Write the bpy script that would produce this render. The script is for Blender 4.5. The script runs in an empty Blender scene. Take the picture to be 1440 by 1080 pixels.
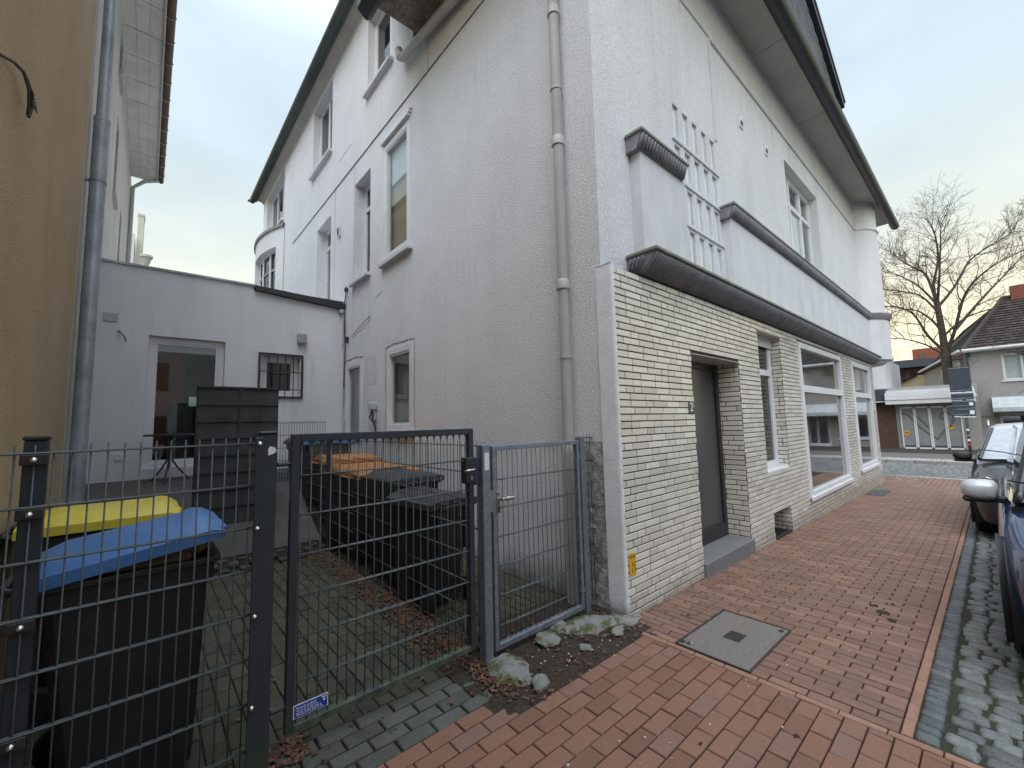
import bpy, math, random
from mathutils import Matrix, Vector, Quaternion
R=math.radians
random.seed(7)
S=bpy.context.scene
col=S.collection
# ---------------- camera ----------------
cd=bpy.data.cameras.new('camera'); cam=bpy.data.objects.new('camera',cd); col.objects.link(cam)
cd.sensor_width=36; cd.lens=36*588.5/1440; cd.clip_start=.02; cd.clip_end=2000
def _rot(y,p,r):
    cy,sy,cp,sp,cr,sr=math.cos(y),math.sin(y),math.cos(p),math.sin(p),math.cos(r),math.sin(r)
    return (Matrix(((cy,-sy,0),(sy,cy,0),(0,0,1)))@Matrix(((1,0,0),(0,cp,-sp),(0,sp,cp)))
            @Matrix(((1,0,0),(0,0,-1),(0,1,0)))@Matrix(((cr,-sr,0),(sr,cr,0),(0,0,1))))
cam.matrix_world=Matrix.Translation((-3.0299,-2.0902,1.6))@_rot(-.7191,.0932,-.0239).to_4x4()
S.camera=cam
# ---------------- light ----------------
S.view_settings.view_transform='Standard'; S.view_settings.look='None'
S.view_settings.exposure=0.70; S.view_settings.gamma=1
SUN_AZ=R(233); SUN_EL=R(50)          # azimuth from +Y towards +X
w=bpy.data.worlds.new('World'); S.world=w; w.use_nodes=True
nt=w.node_tree; N=nt.nodes; L=nt.links; N.clear()
out=N.new('ShaderNodeOutputWorld'); bg=N.new('ShaderNodeBackground'); L.new(bg.outputs[0],out.inputs[0])
sky=N.new('ShaderNodeTexSky'); sky.sky_type='NISHITA'; sky.sun_disc=False
sky.sun_elevation=SUN_EL; sky.sun_rotation=SUN_AZ; sky.dust_density=2.0; sky.air_density=1.0
tc=N.new('ShaderNodeTexCoord'); sep=N.new('ShaderNodeSeparateXYZ'); L.new(tc.outputs['Generated'],sep.inputs[0])
mp=N.new('ShaderNodeMapping'); mp.inputs['Scale'].default_value=(1.2,1.2,3.2); L.new(tc.outputs['Generated'],mp.inputs[0])
nz=N.new('ShaderNodeTexNoise'); nz.inputs['Scale'].default_value=1.6; nz.inputs['Detail'].default_value=5; nz.inputs['Roughness'].default_value=.5
L.new(mp.outputs[0],nz.inputs['Vector'])
# overcast veil: warm at the horizon, bluish grey higher up, brighter at the zenith
ramp=N.new('ShaderNodeValToRGB'); L.new(sep.outputs[2],ramp.inputs[0])
cr=ramp.color_ramp; cr.elements[0].position=0.0; cr.elements[0].color=(10.6,8.7,4.4,1)
cr.elements[1].position=1.0; cr.elements[1].color=(18,19.2,21.5,1)
for p,c in ((.09,(9.2,8.0,4.7,1)),(.19,(7.5,7.1,5.2,1)),(.32,(5.8,6.2,5.7,1)),(.50,(4.5,5.4,5.9,1)),(.66,(4.7,5.7,6.5,1))):
    e=cr.elements.new(p); e.color=c
nm=N.new('ShaderNodeMapRange'); nm.inputs[1].default_value=.3; nm.inputs[2].default_value=.7; nm.inputs[3].default_value=.88; nm.inputs[4].default_value=1.14
L.new(nz.outputs[0],nm.inputs[0])
mul=N.new('ShaderNodeVectorMath'); mul.operation='SCALE'; L.new(ramp.outputs[0],mul.inputs[0]); L.new(nm.outputs[0],mul.inputs['Scale'])
mx=N.new('ShaderNodeMixRGB'); mx.inputs[0].default_value=.92; L.new(sky.outputs[0],mx.inputs[1]); L.new(mul.outputs[0],mx.inputs[2])
L.new(mx.outputs[0],bg.inputs[0]); bg.inputs[1].default_value=.1
sd=bpy.data.lights.new('fill_sun','SUN'); sd.energy=1.5; sd.angle=R(60); sd.color=(.95,.97,1)  # broad soft fill from behind the camera, added to brighten both house walls
so=bpy.data.objects.new('fill_sun',sd); col.objects.link(so)
sv=Vector((math.sin(SUN_AZ)*math.cos(SUN_EL),math.cos(SUN_AZ)*math.cos(SUN_EL),math.sin(SUN_EL)))
so.rotation_euler=sv.to_track_quat('Z','Y').to_euler(); so.location=(0,0,30)

# ---------------- materials ----------------
MATS={}
def mat(name,c,c2=None,rough=.7,metal=0,nscale=6,detail=8,bumps=(),island=0,spec=.5,streak=0,stain=None,coat=0,alpha=None,emit=None,basedirt=None,c3=None,rough2=None,mottle=None,grain=None,drips=0):
    m=bpy.data.materials.new(name); m.use_nodes=True; nt=m.node_tree; N=nt.nodes; L=nt.links
    b=N['Principled BSDF']; b.inputs['Roughness'].default_value=rough; b.inputs['Metallic'].default_value=metal
    b.inputs['Specular IOR Level'].default_value=spec
    if coat: b.inputs['Coat Weight'].default_value=coat; b.inputs['Coat Roughness'].default_value=.05
    tc=N.new('ShaderNodeTexCoord'); co=tc.outputs['Object']
    def noise(sc,de=6,ro=.6,vec=None):
        n=N.new('ShaderNodeTexNoise'); n.inputs['Scale'].default_value=sc; n.inputs['Detail'].default_value=de; n.inputs['Roughness'].default_value=ro
        L.new(vec or co,n.inputs['Vector']); return n.outputs[0]
    def rng(s,a,b_,c_=0,d=1):
        r=N.new('ShaderNodeMapRange'); L.new(s,r.inputs[0])
        for i,v in enumerate((a,b_,c_,d)): r.inputs[i+1].default_value=v
        return r.outputs[0]
    def mix(f,a,b_,mode='MIX'):
        x=N.new('ShaderNodeMixRGB'); x.blend_type=mode
        for i,v in enumerate((f,a,b_)):
            if hasattr(v,'links'): L.new(v,x.inputs[i])
            elif i==0: x.inputs[0].default_value=v
            else: x.inputs[i].default_value=(*v,1)
        return x.outputs[0]
    cur=c
    if c2: cur=mix(rng(noise(nscale,detail),.35,.65),c,c2)
    if island:
        g=N.new('ShaderNodeNewGeometry')
        if c3:
            rr=rng(g.outputs['Random Per Island'],.0,1)
            rp=N.new('ShaderNodeValToRGB'); L.new(rr,rp.inputs[0]); rp.color_ramp.interpolation='LINEAR'
            cs=c3; rp.color_ramp.elements[0].color=(*cs[0],1); rp.color_ramp.elements[1].color=(*cs[-1],1)
            for i,k in enumerate(cs[1:-1]): e=rp.color_ramp.elements.new((i+1)/(len(cs)-1)); e.color=(*k,1)
            cur=mix(.5,cur,rp.outputs[0]) if c2 else rp.outputs[0]
        hs=N.new('ShaderNodeHueSaturation'); L.new(rng(g.outputs['Random Per Island'],0,1,1-island,1+island),hs.inputs['Value'])
        if hasattr(cur,'links'): L.new(cur,hs.inputs['Color'])
        else: hs.inputs['Color'].default_value=(*cur,1)
        cur=hs.outputs[0]
    if mottle: cur=mix(rng(noise(mottle[0],6,.7),mottle[2],mottle[3],0,mottle[4] if len(mottle)>4 else 1),cur,mottle[1])
    if streak:
        mpn=N.new('ShaderNodeMapping'); mpn.inputs['Scale'].default_value=(2.4,2.4,.22); L.new(co,mpn.inputs[0])
        s=rng(noise(1.2,6,.65,mpn.outputs[0]),.48,.75,0,streak); cur=mix(s,cur,(.22,.22,.21))
        s=rng(noise(.5,4,.6),.4,.75,0,streak*.7); cur=mix(s,cur,(.36,.36,.35))
    if basedirt:  # splash-back dirt and algae: (height, colour, amount)
        sp=N.new('ShaderNodeSeparateXYZ'); L.new(co,sp.inputs[0])
        a=N.new('ShaderNodeMath'); a.operation='ADD'; L.new(sp.outputs[2],a.inputs[0]); L.new(rng(noise(3,8,.75),.3,.7,-.5*basedirt[0],.5*basedirt[0]),a.inputs[1])
        cur=mix(rng(a.outputs[0],0,basedirt[0],basedirt[2],0),cur,basedirt[1])
    if drips:
        mpn=N.new('ShaderNodeMapping'); mpn.inputs['Scale'].default_value=(13,13,.45); L.new(co,mpn.inputs[0])
        a_=rng(noise(1,5,.6,mpn.outputs[0]),.56,.72,0,1); b_=rng(noise(.8,3,.5),.5,.68,0,drips)
        mm=N.new('ShaderNodeMath'); mm.operation='MULTIPLY'; L.new(a_,mm.inputs[0]); L.new(b_,mm.inputs[1]); cur=mix(mm.outputs[0],cur,(.20,.195,.18))
    if grain:
        hs2=N.new('ShaderNodeHueSaturation'); nn=noise(grain[0],4,.75); L.new(rng(nn,.30,.70,1-grain[1],1+grain[1]),hs2.inputs['Value'])
        if hasattr(cur,'links'): L.new(cur,hs2.inputs['Color'])
        else: hs2.inputs['Color'].default_value=(*cur,1)
        cur=hs2.outputs[0]
    if hasattr(cur,'links'): L.new(cur,b.inputs['Base Color'])
    else: b.inputs['Base Color'].default_value=(*cur,1)
    if rough2 is not None: L.new(rng(noise(nscale*1.7,6,.7),.35,.65,rough,rough2),b.inputs['Roughness'])
    if bumps:
        h=None
        for sc,ds in bumps:
            n=noise(sc,3,.55); m1=N.new('ShaderNodeMath'); m1.operation='MULTIPLY'; L.new(n,m1.inputs[0]); m1.inputs[1].default_value=ds
            if h is None: h=m1.outputs[0]
            else:
                a=N.new('ShaderNodeMath'); L.new(h,a.inputs[0]); L.new(m1.outputs[0],a.inputs[1]); h=a.outputs[0]
        bp=N.new('ShaderNodeBump'); bp.inputs['Strength'].default_value=1; bp.inputs['Distance'].default_value=1; L.new(h,bp.inputs['Height']); L.new(bp.outputs[0],b.inputs['Normal'])
    if emit: b.inputs['Emission Color'].default_value=(*emit[0],1); b.inputs['Emission Strength'].default_value=emit[1]
    if alpha is not None:
        tr=N.new('ShaderNodeBsdfTransparent'); tr.inputs[0].default_value=(.93,.96,.95,1)
        ms=N.new('ShaderNodeMixShader'); lw=N.new('ShaderNodeLayerWeight'); lw.inputs[0].default_value=.5; pw=N.new('ShaderNodeMath'); pw.operation='POWER'; L.new(lw.outputs['Facing'],pw.inputs[0]); pw.inputs[1].default_value=4.5
        f=rng(pw.outputs[0],0,1,alpha,1.0)
        gl=N.new('ShaderNodeBsdfGlossy'); gl.inputs['Roughness'].default_value=.02
        L.new(f,ms.inputs[0]); L.new(tr.outputs[0],ms.inputs[1]); L.new(gl.outputs[0],ms.inputs[2]); L.new(ms.outputs[0],N['Material Output'].inputs[0])
    MATS[name]=m; return m
PL=((85,.010),(28,.006))
mat('render_wall',(.74,.75,.77),(.69,.70,.72),rough=.9,nscale=1.1,bumps=((75,.011),(32,.008)),streak=.16,spec=.2,grain=(46,.16),drips=.38)
mat('render_side',(.79,.80,.82),(.73,.74,.76),rough=.9,nscale=1.1,bumps=((95,.013),(48,.007)),streak=.07,spec=.2,basedirt=(.28,(.12,.12,.10),.75),grain=(44,.22),drips=.38)
mat('smooth_render',(.67,.68,.70),(.61,.62,.64),rough=.85,nscale=2,bumps=((60,.0022),(9,.004)),streak=.22,spec=.2,grain=(90,.05),drips=.4)
mat('corner_paint',(.84,.86,.90),(.76,.78,.82),rough=.8,nscale=5,bumps=((50,.003),(12,.0025)),streak=.03,basedirt=(.12,(.12,.11,.1),.8),grain=(60,.08))
mat('mould',(.20,.195,.19),(.50,.50,.51),rough=.95,nscale=9,bumps=((60,.012),(20,.012)))
mat('annex_wall',(.76,.77,.80),(.71,.72,.75),rough=.85,nscale=1.2,bumps=((120,.0022),(4,.003)),streak=.16,grain=(130,.04),drips=.3)
mat('white_house',(.60,.58,.53),(.52,.50,.46),rough=.9,nscale=1.5,bumps=((90,.005),),streak=.3,grain=(60,.1))
mat('tan_render',(.44,.31,.18),(.38,.265,.155),rough=.95,nscale=1.3,bumps=((110,.006),(40,.004)),streak=.18,grain=(60,.24))
mat('tile',(.65,.60,.52),None,rough=.20,island=.07,c3=((.67,.635,.57),(.61,.57,.50),(.71,.68,.62),(.65,.605,.53)),bumps=((14,.0016),(160,.0004)),spec=.55,mottle=(26,(.40,.33,.24),.60,.8,.5),grain=(60,.05),basedirt=(.16,(.22,.19,.15),.5))
mat('mortar',(.022,.022,.022),(.045,.045,.045),rough=.95,nscale=30,bumps=((90,.002),))
mat('cornice',(.17,.168,.185),(.24,.24,.26),rough=.9,nscale=5,bumps=((60,.004),),streak=.25,grain=(60,.15))
mat('patch_render',(.70,.71,.73),(.62,.63,.65),rough=.9,nscale=3,bumps=((70,.006),),grain=(60,.10),drips=.3)
mat('joint_grey',(.30,.30,.30),(.22,.22,.22),rough=.9,nscale=3)
mat('cornice_top',(.30,.30,.27),(.20,.21,.18),rough=.9,nscale=7,bumps=((60,.003),))
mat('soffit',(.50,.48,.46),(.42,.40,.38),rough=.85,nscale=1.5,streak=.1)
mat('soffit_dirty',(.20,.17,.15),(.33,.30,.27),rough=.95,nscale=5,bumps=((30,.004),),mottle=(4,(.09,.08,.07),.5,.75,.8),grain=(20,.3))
mat('gutter_black',(.016,.021,.028),(.028,.034,.042),rough=.45,nscale=3,bumps=((8,.002),))
mat('soffit_pale',(.74,.72,.66),(.66,.64,.58),rough=.85,nscale=1.5,streak=.2,mottle=(2,(.45,.42,.36),.55,.8,.5))
mat('gutter_grey',(.07,.085,.08),(.045,.055,.05),rough=.6,nscale=3)
mat('copper',(.16,.09,.06),(.10,.07,.05),rough=.5,metal=.4,nscale=5)
mat('slate',(.105,.108,.115),None,rough=.6,island=.4,bumps=((30,.002),))
mat('pvc_grey',(.50,.50,.49),(.43,.43,.42),rough=.5,nscale=2,bumps=((6,.002),),streak=.3)
mat('zinc',(.40,.44,.47),(.27,.30,.33),rough=.38,metal=.45,nscale=3,rough2=.55,grain=(14,.12))
mat('galv',(.30,.34,.39),(.21,.24,.28),rough=.5,metal=.75,nscale=26,rough2=.65,mottle=(2.5,(.5,.52,.54),.6,.75,.5),grain=(60,.15))
mat('anthracite',(.026,.034,.046),(.034,.042,.055),rough=.42,nscale=9,bumps=((200,.0002),),basedirt=(.25,(.06,.075,.045),.7))
mat('anthracite_moss',(.03,.04,.05),(.09,.12,.07),rough=.6,nscale=14)
mat('wire_green',(.075,.09,.10),(.10,.12,.125),rough=.42,nscale=20)
mat('wire_dark',(.05,.055,.058),(.075,.078,.07),rough=.45,nscale=20)
mat('upvc',(.74,.75,.77),(.68,.69,.71),rough=.35,nscale=2,streak=.1)
mat('upvc_grey',(.55,.57,.60),(.50,.52,.55),rough=.4,nscale=2,streak=.1)
mat('glass_dark',(.012,.014,.016),None,rough=.02,spec=1.0,bumps=((1.3,.0008),))
mat('glass_shop',(.014,.016,.017),None,rough=.015,spec=1.0,coat=1.0,bumps=((1.1,.0007),))
mat('glass',(1,1,1),None,alpha=.06,rough=.02)
mat('curtain_beige',(.42,.34,.22),(.36,.29,.19),rough=.95,nscale=2,bumps=((7,.02),))
mat('curtain_grey',(.34,.34,.34),(.26,.26,.27),rough=.95,nscale=2,bumps=((8,.02),))
mat('blind_white',(.72,.74,.78),(.66,.68,.72),rough=.8,nscale=3)
mat('stair_glass',(.80,.82,.84),(.72,.74,.77),rough=.3,nscale=4)
mat('room_dark',(.03,.03,.033),(.06,.05,.045),rough=.9,nscale=2)
mat('room_red',(.16,.045,.025),(.10,.03,.02),rough=.8,nscale=3)
mat('door_glass',(.075,.082,.085),(.06,.066,.07),rough=.28,nscale=60,bumps=((140,.0012),))
mat('door_frame',(.018,.019,.021),(.03,.03,.032),rough=.4,nscale=8)
mat('granite',(.23,.23,.235),(.10,.10,.10),rough=.7,nscale=170,detail=3,mottle=(90,(.42,.42,.42),.56,.68,.8),bumps=((200,.0008),))
mat('black_metal',(.02,.02,.022),(.035,.035,.035),rough=.5,nscale=9)
mat('chrome',(.55,.55,.53),None,rough=.25,metal=1)
mat('plastic_black',(.014,.015,.017),(.022,.023,.025),rough=.5,nscale=5,bumps=((150,.0004),),mottle=(6,(.05,.05,.045),.6,.8,.5),grain=(80,.25))
mat('lid_black',(.03,.033,.037),(.045,.048,.052),rough=.42,nscale=5,bumps=((80,.0006),),mottle=(5,(.09,.09,.085),.6,.8,.5))
mat('lid_blue',(.045,.15,.38),(.07,.19,.44),rough=.38,nscale=4,bumps=((60,.0006),),mottle=(9,(.28,.36,.50),.62,.80,.55),grain=(30,.12))
mat('lid_yellow',(.62,.52,.05),(.52,.43,.04),rough=.42,nscale=4,bumps=((60,.0006),),mottle=(8,(.33,.28,.08),.58,.8,.5),grain=(30,.1))
mat('lid_orange',(.58,.25,.06),(.48,.19,.045),rough=.5,nscale=5,mottle=(7,(.70,.42,.18),.55,.75,.6),grain=(25,.2))
mat('cardboard',(.16,.10,.055),(.24,.16,.09),rough=.9,nscale=5)
mat('wood_black',(.020,.021,.024),(.045,.045,.048),rough=.75,nscale=3,bumps=((25,.003),),streak=.1)
mat('paver_red',(.235,.118,.076),(.185,.098,.066),rough=.80,nscale=25,island=.16,c3=((.25,.125,.078),(.20,.10,.065),(.27,.135,.085),(.23,.112,.072),(.24,.125,.082),(.195,.103,.07),(.145,.10,.088)),bumps=((180,.0010),(30,.0015)),mottle=(1.6,(.17,.095,.075),.52,.8,.55),rough2=.62,grain=(150,.16))
mat('paver_clinker',(.225,.128,.09),(.175,.102,.074),rough=.72,nscale=22,island=.16,c3=((.26,.145,.10),(.175,.10,.072),(.24,.13,.09),(.155,.093,.07),(.22,.13,.095),(.285,.15,.10)),bumps=((160,.0008),(25,.0015)),mottle=(1.3,(.16,.10,.08),.50,.8,.6),rough2=.55,grain=(130,.16))
mat('kerb_red',(.31,.175,.125),(.26,.145,.10),rough=.8,nscale=20,island=.12,bumps=((150,.001),),grain=(150,.15))
mat('paver_dark',(.10,.105,.098),(.075,.08,.066),rough=.88,nscale=7,island=.2,bumps=((160,.0015),(25,.002)),mottle=(2.5,(.085,.10,.045),.5,.75,.7),grain=(120,.3))
mat('paver_yard',(.07,.066,.05),(.05,.052,.035),rough=.92,nscale=5,island=.22,bumps=((130,.002),(20,.003)),mottle=(1.3,(.062,.068,.028),.45,.75,.7),grain=(60,.35))
mat('terrace',(.07,.07,.068),(.11,.105,.10),rough=.9,nscale=4,bumps=((60,.003),),mottle=(2,(.05,.055,.035),.5,.7,.7))
mat('joint_sand',(.018,.016,.013),(.032,.028,.02),rough=1,nscale=40,bumps=((90,.004),),mottle=(3,(.03,.04,.012),.5,.7,.7))
mat('soil',(.030,.022,.016),(.06,.045,.032),rough=1,nscale=35,bumps=((50,.02),(160,.006)),grain=(80,.5))
mat('concrete',(.24,.24,.23),(.16,.16,.15),rough=.95,nscale=14,bumps=((40,.008),(130,.003)),mottle=(7,(.07,.095,.022),.49,.56,.95),grain=(70,.2))
mat('stone',(.24,.25,.24),(.17,.18,.17),rough=.9,nscale=15,bumps=((30,.01),(120,.003)),grain=(60,.2))
mat('cobble_dark',(.12,.135,.14),(.085,.095,.10),rough=.55,nscale=20,island=.28,bumps=((70,.003),(200,.001)),grain=(90,.22))
mat('cobble',(.18,.19,.185),(.115,.125,.12),rough=.62,nscale=20,island=.30,bumps=((60,.004),(200,.0012)),mottle=(9,(.07,.08,.07),.5,.7,.6),grain=(90,.22))
mat('cobble_bed',(.030,.027,.022),(.035,.042,.018),rough=1,nscale=9,bumps=((60,.006),))
mat('manhole',(.19,.172,.155),(.14,.128,.115),rough=.85,nscale=40,bumps=((190,.0018),(60,.001)),mottle=(220,(.33,.30,.27),.58,.68,.8),grain=(150,.2))
mat('iron',(.03,.03,.03),(.05,.045,.04),rough=.7,nscale=20,bumps=((80,.001),))
mat('asphalt',(.09,.085,.08),(.12,.11,.10),rough=.9,nscale=3,bumps=((60,.004),),grain=(40,.2))
mat('kerb_stone',(.34,.33,.31),(.26,.25,.24),rough=.85,nscale=20,island=.2)
mat('leaf',(.20,.075,.03),None,rough=.8,island=.4,c3=((.13,.055,.03),(.08,.04,.025),(.18,.085,.045),(.06,.035,.025)))
mat('grit',(.5,.47,.4),None,rough=.8,island=.4)
mat('moss',(.06,.10,.02),(.09,.13,.03),rough=1,nscale=30,bumps=((80,.01),))
mat('paint_blue',(.015,.05,.17),None,rough=.25,metal=.35,coat=1)
mat('paint_black',(.018,.021,.026),None,rough=.35,metal=0,coat=.5)
mat('paint_silver',(.62,.65,.68),None,rough=.35,metal=.15,coat=.6)
mat('car_plastic',(.02,.02,.021),None,rough=.55)
mat('tyre',(.016,.016,.017),None,rough=.85,bumps=((90,.002),))
mat('rim',(.30,.31,.33),None,rough=.35,metal=.8)
mat('lamp_glass',(.7,.74,.78),None,rough=.06,spec=.8,coat=1)
mat('car_glass',(.025,.03,.033),None,rough=.03,spec=1.0,coat=1)
mat('windscreen',(.26,.30,.33),(.34,.38,.40),rough=.12,nscale=14,spec=1.0,coat=1)  # pale base colour stands in for the sky reflected in the glass
mat('blue_sign',(.01,.045,.33),None,rough=.35)
mat('navy_sign',(.012,.02,.07),None,rough=.3)
mat('yellow_sign',(.72,.42,.02),(.62,.36,.02),rough=.45,nscale=12)
mat('sign_white',(.75,.75,.76),None,rough=.5)
mat('sign_ink',(.02,.02,.02),None,rough=.6)
mat('sign_back',(.035,.045,.065),(.05,.06,.08),rough=.5,nscale=6)
mat('red_paint',(.45,.04,.03),None,rough=.5)
mat('bark',(.085,.065,.050),(.05,.04,.034),rough=.95,nscale=8,bumps=((14,.03),))
mat('twig',(.085,.06,.045),None,rough=.9)
mat('far_grey',(.33,.315,.30),(.27,.255,.24),rough=.9,nscale=.8,bumps=((20,.01),),streak=.2,grain=(12,.12))
mat('far_white',(.66,.67,.68),(.6,.61,.62),rough=.85,nscale=1,streak=.12)
mat('far_cream',(.55,.47,.33),(.48,.41,.29),rough=.9,nscale=1,streak=.12)
mat('far_brick',(.26,.085,.055),(.2,.065,.045),rough=.9,nscale=3)
mat('roof_tile',(.050,.040,.036),None,rough=.85,island=.45,bumps=((9,.01),),mottle=(6,(.10,.085,.05),.6,.8,.6),grain=(8,.3))
mat('shop_panel',(.27,.28,.28),(.22,.23,.23),rough=.35,nscale=3)
mat('swirl',(.14,.14,.14),None,rough=.5)
mat('brown_dark',(.06,.03,.022),(.09,.045,.03),rough=.7,nscale=4)
mat('lamp_warm',(1,.8,.5),None,emit=((1,.75,.4),3.0))
mat('canopy',(.50,.54,.55),(.36,.40,.41),rough=.5,nscale=5,streak=.2)
mat('cloth_red',(.35,.03,.03),None,rough=.9)
mat('cloth_dark',(.03,.035,.05),None,rough=.9)
mat('skin',(.45,.27,.2),None,rough=.6)

# ---------------- mesh helpers ----------------
class MB:
    def __init__(s,T=None): s.v=[]; s.f=[]; s.T=T or Matrix.Identity(4)
    def p(s,*q): s.v.append(tuple(s.T@Vector(q))); return len(s.v)-1
    def quad(s,a,b,c,d): i=[s.p(*x) for x in (a,b,c,d)]; s.f.append(i)
    def poly(s,pts): s.f.append([s.p(*x) for x in pts])
    def box(s,x0,x1,y0,y1,z0,z1,b=0):
        if x0>x1:x0,x1=x1,x0
        if y0>y1:y0,y1=y1,y0
        if z0>z1:z0,z1=z1,z0
        b=min(b,(x1-x0)*.45,(y1-y0)*.45,(z1-z0)*.45)
        if b<=0:
            i=[s.p(x,y,z) for z in (z0,z1) for x,y in ((x0,y0),(x1,y0),(x1,y1),(x0,y1))]
            for q in ((3,2,1,0),(4,5,6,7),(0,1,5,4),(1,2,6,5),(2,3,7,6),(3,0,4,7)): s.f.append([i[k] for k in q])
        else:
            # chamfered box: 24 verts
            idx={}
            X=(x0,x1);Y=(y0,y1);Z=(z0,z1)
            for a in (0,1):
                for c in (0,1):
                    for d in (0,1):
                        sx,sy,sz=(1,-1)[a]*b,(1,-1)[c]*b,(1,-1)[d]*b
                        idx[a,c,d,0]=s.p(X[a],Y[c]+sy,Z[d]+sz); idx[a,c,d,1]=s.p(X[a]+sx,Y[c],Z[d]+sz); idx[a,c,d,2]=s.p(X[a]+sx,Y[c]+sy,Z[d])
            F=s.f; I=idx
            for a in (0,1):
                o=[(0,0),(1,0),(1,1),(0,1)]
                q=[I[a,c,d,0] for c,d in o]; F.append(q if a else q[::-1])
                q=[I[c,a,d,1] for c,d in o]; F.append(q[::-1] if a else q)
                q=[I[c,d,a,2] for c,d in o]; F.append(q if a else q[::-1])
            for a in (0,1):
                for c in (0,1):
                    F.append([I[a,c,0,0],I[a,c,0,1],I[a,c,1,1],I[a,c,1,0]]); F.append([I[a,0,c,0],I[a,0,c,2],I[a,1,c,2],I[a,1,c,0]]); F.append([I[0,a,c,1],I[0,a,c,2],I[1,a,c,2],I[1,a,c,1]])
                    for d in (0,1): F.append([I[a,c,d,0],I[a,c,d,1],I[a,c,d,2]])
    def tube(s,pts,r,n=8,cap=True,r2=None):
        P=[Vector(p) for p in pts]; rings=[]
        rr=r if isinstance(r,(list,tuple)) else [r+(0 if r2 is None else (r2-r)*i/(len(P)-1)) for i in range(len(P))]
        up=None
        for i,p in enumerate(P):
            d=(P[min(i+1,len(P)-1)]-P[max(i-1,0)])
            if d.length<1e-9: d=Vector((0,0,1))
            d.normalize()
            if up is None: up=Vector((0,0,1)) if abs(d.z)<.9 else Vector((1,0,0))
            a=d.cross(up)
            if a.length<1e-6: a=d.orthogonal()
            a.normalize(); c=a.cross(d); up=c
            rings.append([s.p(*(p+a*math.cos(2*math.pi*k/n)*rr[i]+c*math.sin(2*math.pi*k/n)*rr[i])) for k in range(n)])
        for A,B in zip(rings,rings[1:]):
            for k in range(n): s.f.append([A[k],A[(k+1)%n],B[(k+1)%n],B[k]])
        if cap: s.f.append(rings[0][::-1]); s.f.append(rings[-1])
    def prism(s,prof,a,b,axis=0):
        # prof: list of 2D points (the two other axes), extruded a..b along axis
        def P(t,q):
            return {0:(t,q[0],q[1]),1:(q[0],t,q[1]),2:(q[0],q[1],t)}[axis]
        A=[s.p(*P(a,q)) for q in prof]; B=[s.p(*P(b,q)) for q in prof]; n=len(prof)
        for k in range(n): s.f.append([A[k],A[(k+1)%n],B[(k+1)%n],B[k]])
        s.f.append(A[::-1]); s.f.append(B)
    def lathe(s,prof,c=(0,0,0),n=20,a0=0,a1=2*math.pi,axis='z'):
        full=abs(a1-a0-2*math.pi)<1e-6; m=n if full else n+1; rings=[]
        for r,z in prof:
            ring=[]
            for k in range(m):
                t=a0+(a1-a0)*k/n
                if axis=='z': q=(c[0]+r*math.cos(t),c[1]+r*math.sin(t),c[2]+z)
                elif axis=='y': q=(c[0]+r*math.cos(t),c[1]+z,c[2]+r*math.sin(t))
                else: q=(c[0]+z,c[1]+r*math.cos(t),c[2]+r*math.sin(t))
                ring.append(s.p(*q))
            rings.append(ring)
        for A,B in zip(rings,rings[1:]):
            for k in range(n): s.f.append([A[k],A[(k+1)%m],B[(k+1)%m],B[k]])
        if full: s.f.append(rings[0][::-1]); s.f.append(rings[-1])
    def build(s,name,m,parent=None,loc=None,smooth=False,bevel=0,label=None,subd=0):
        me=bpy.data.meshes.new(name); me.from_pydata(s.v,[],s.f); me.update()
        import bmesh
        bm=bmesh.new(); bm.from_mesh(me); bmesh.ops.recalc_face_normals(bm,faces=bm.faces); bm.to_mesh(me); bm.free()
        me.materials.append(MATS[m] if isinstance(m,str) else m)
        if smooth:
            for p in me.polygons: p.use_smooth=True
        o=bpy.data.objects.new(name,me); col.objects.link(o)
        if smooth=='auto':
            me.set_sharp_from_angle(angle=R(40))
        if parent: o.parent=parent
        if loc: o.location=loc
        if subd: md=o.modifiers.new('s','SUBSURF'); md.levels=subd; md.render_levels=subd
        if bevel: md=o.modifiers.new('b','BEVEL'); md.width=bevel; md.segments=2; md.limit_method='ANGLE'; md.angle_limit=R(40)
        if label: o['label']=label
        return o
def tag(o,label=None,cat=None,group=None,kind=None):
    if label:o['label']=label
    if cat:o['category']=cat
    if group:o['group']=group
    if kind:o['kind']=kind
    return o
def thing(name,label,cat,loc=(0,0,0),rz=0,group=None):
    o=bpy.data.objects.new(name,None); col.objects.link(o); o.location=loc; o.rotation_euler=(0,0,rz); o.empty_display_size=.1
    return tag(o,label,cat,group)
def copy_tree(o,parent=None):
    c=o.copy(); col.objects.link(c); c.parent=parent
    for ch in list(o.children): copy_tree(ch,c)
    return c
def boxobj(name,m,parent,*a,bevel=0,label=None,b=0):
    q=MB(); q.box(*a,b=b); return q.build(name,m,parent,bevel=bevel,label=label)
def text(name,s,size,m,parent,M4,extrude=.0006,align='CENTER'):
    cu=bpy.data.curves.new('t','FONT'); cu.body=s; cu.size=size; cu.extrude=extrude; cu.align_x=align; cu.align_y='CENTER'; cu.offset=size*.012
    ob=bpy.data.objects.new('t',cu); col.objects.link(ob)
    dg=bpy.context.evaluated_depsgraph_get(); me=bpy.data.meshes.new_from_object(ob.evaluated_get(dg))
    bpy.data.objects.remove(ob); me.transform(M4); me.materials.clear(); me.materials.append(MATS[m])
    o=bpy.data.objects.new(name,me); col.objects.link(o); o.parent=parent; return o
def frame4(org,u,v,n): # columns
    return Matrix(((u[0],v[0],n[0],org[0]),(u[1],v[1],n[1],org[1]),(u[2],v[2],n[2],org[2]),(0,0,0,1)))
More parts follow.
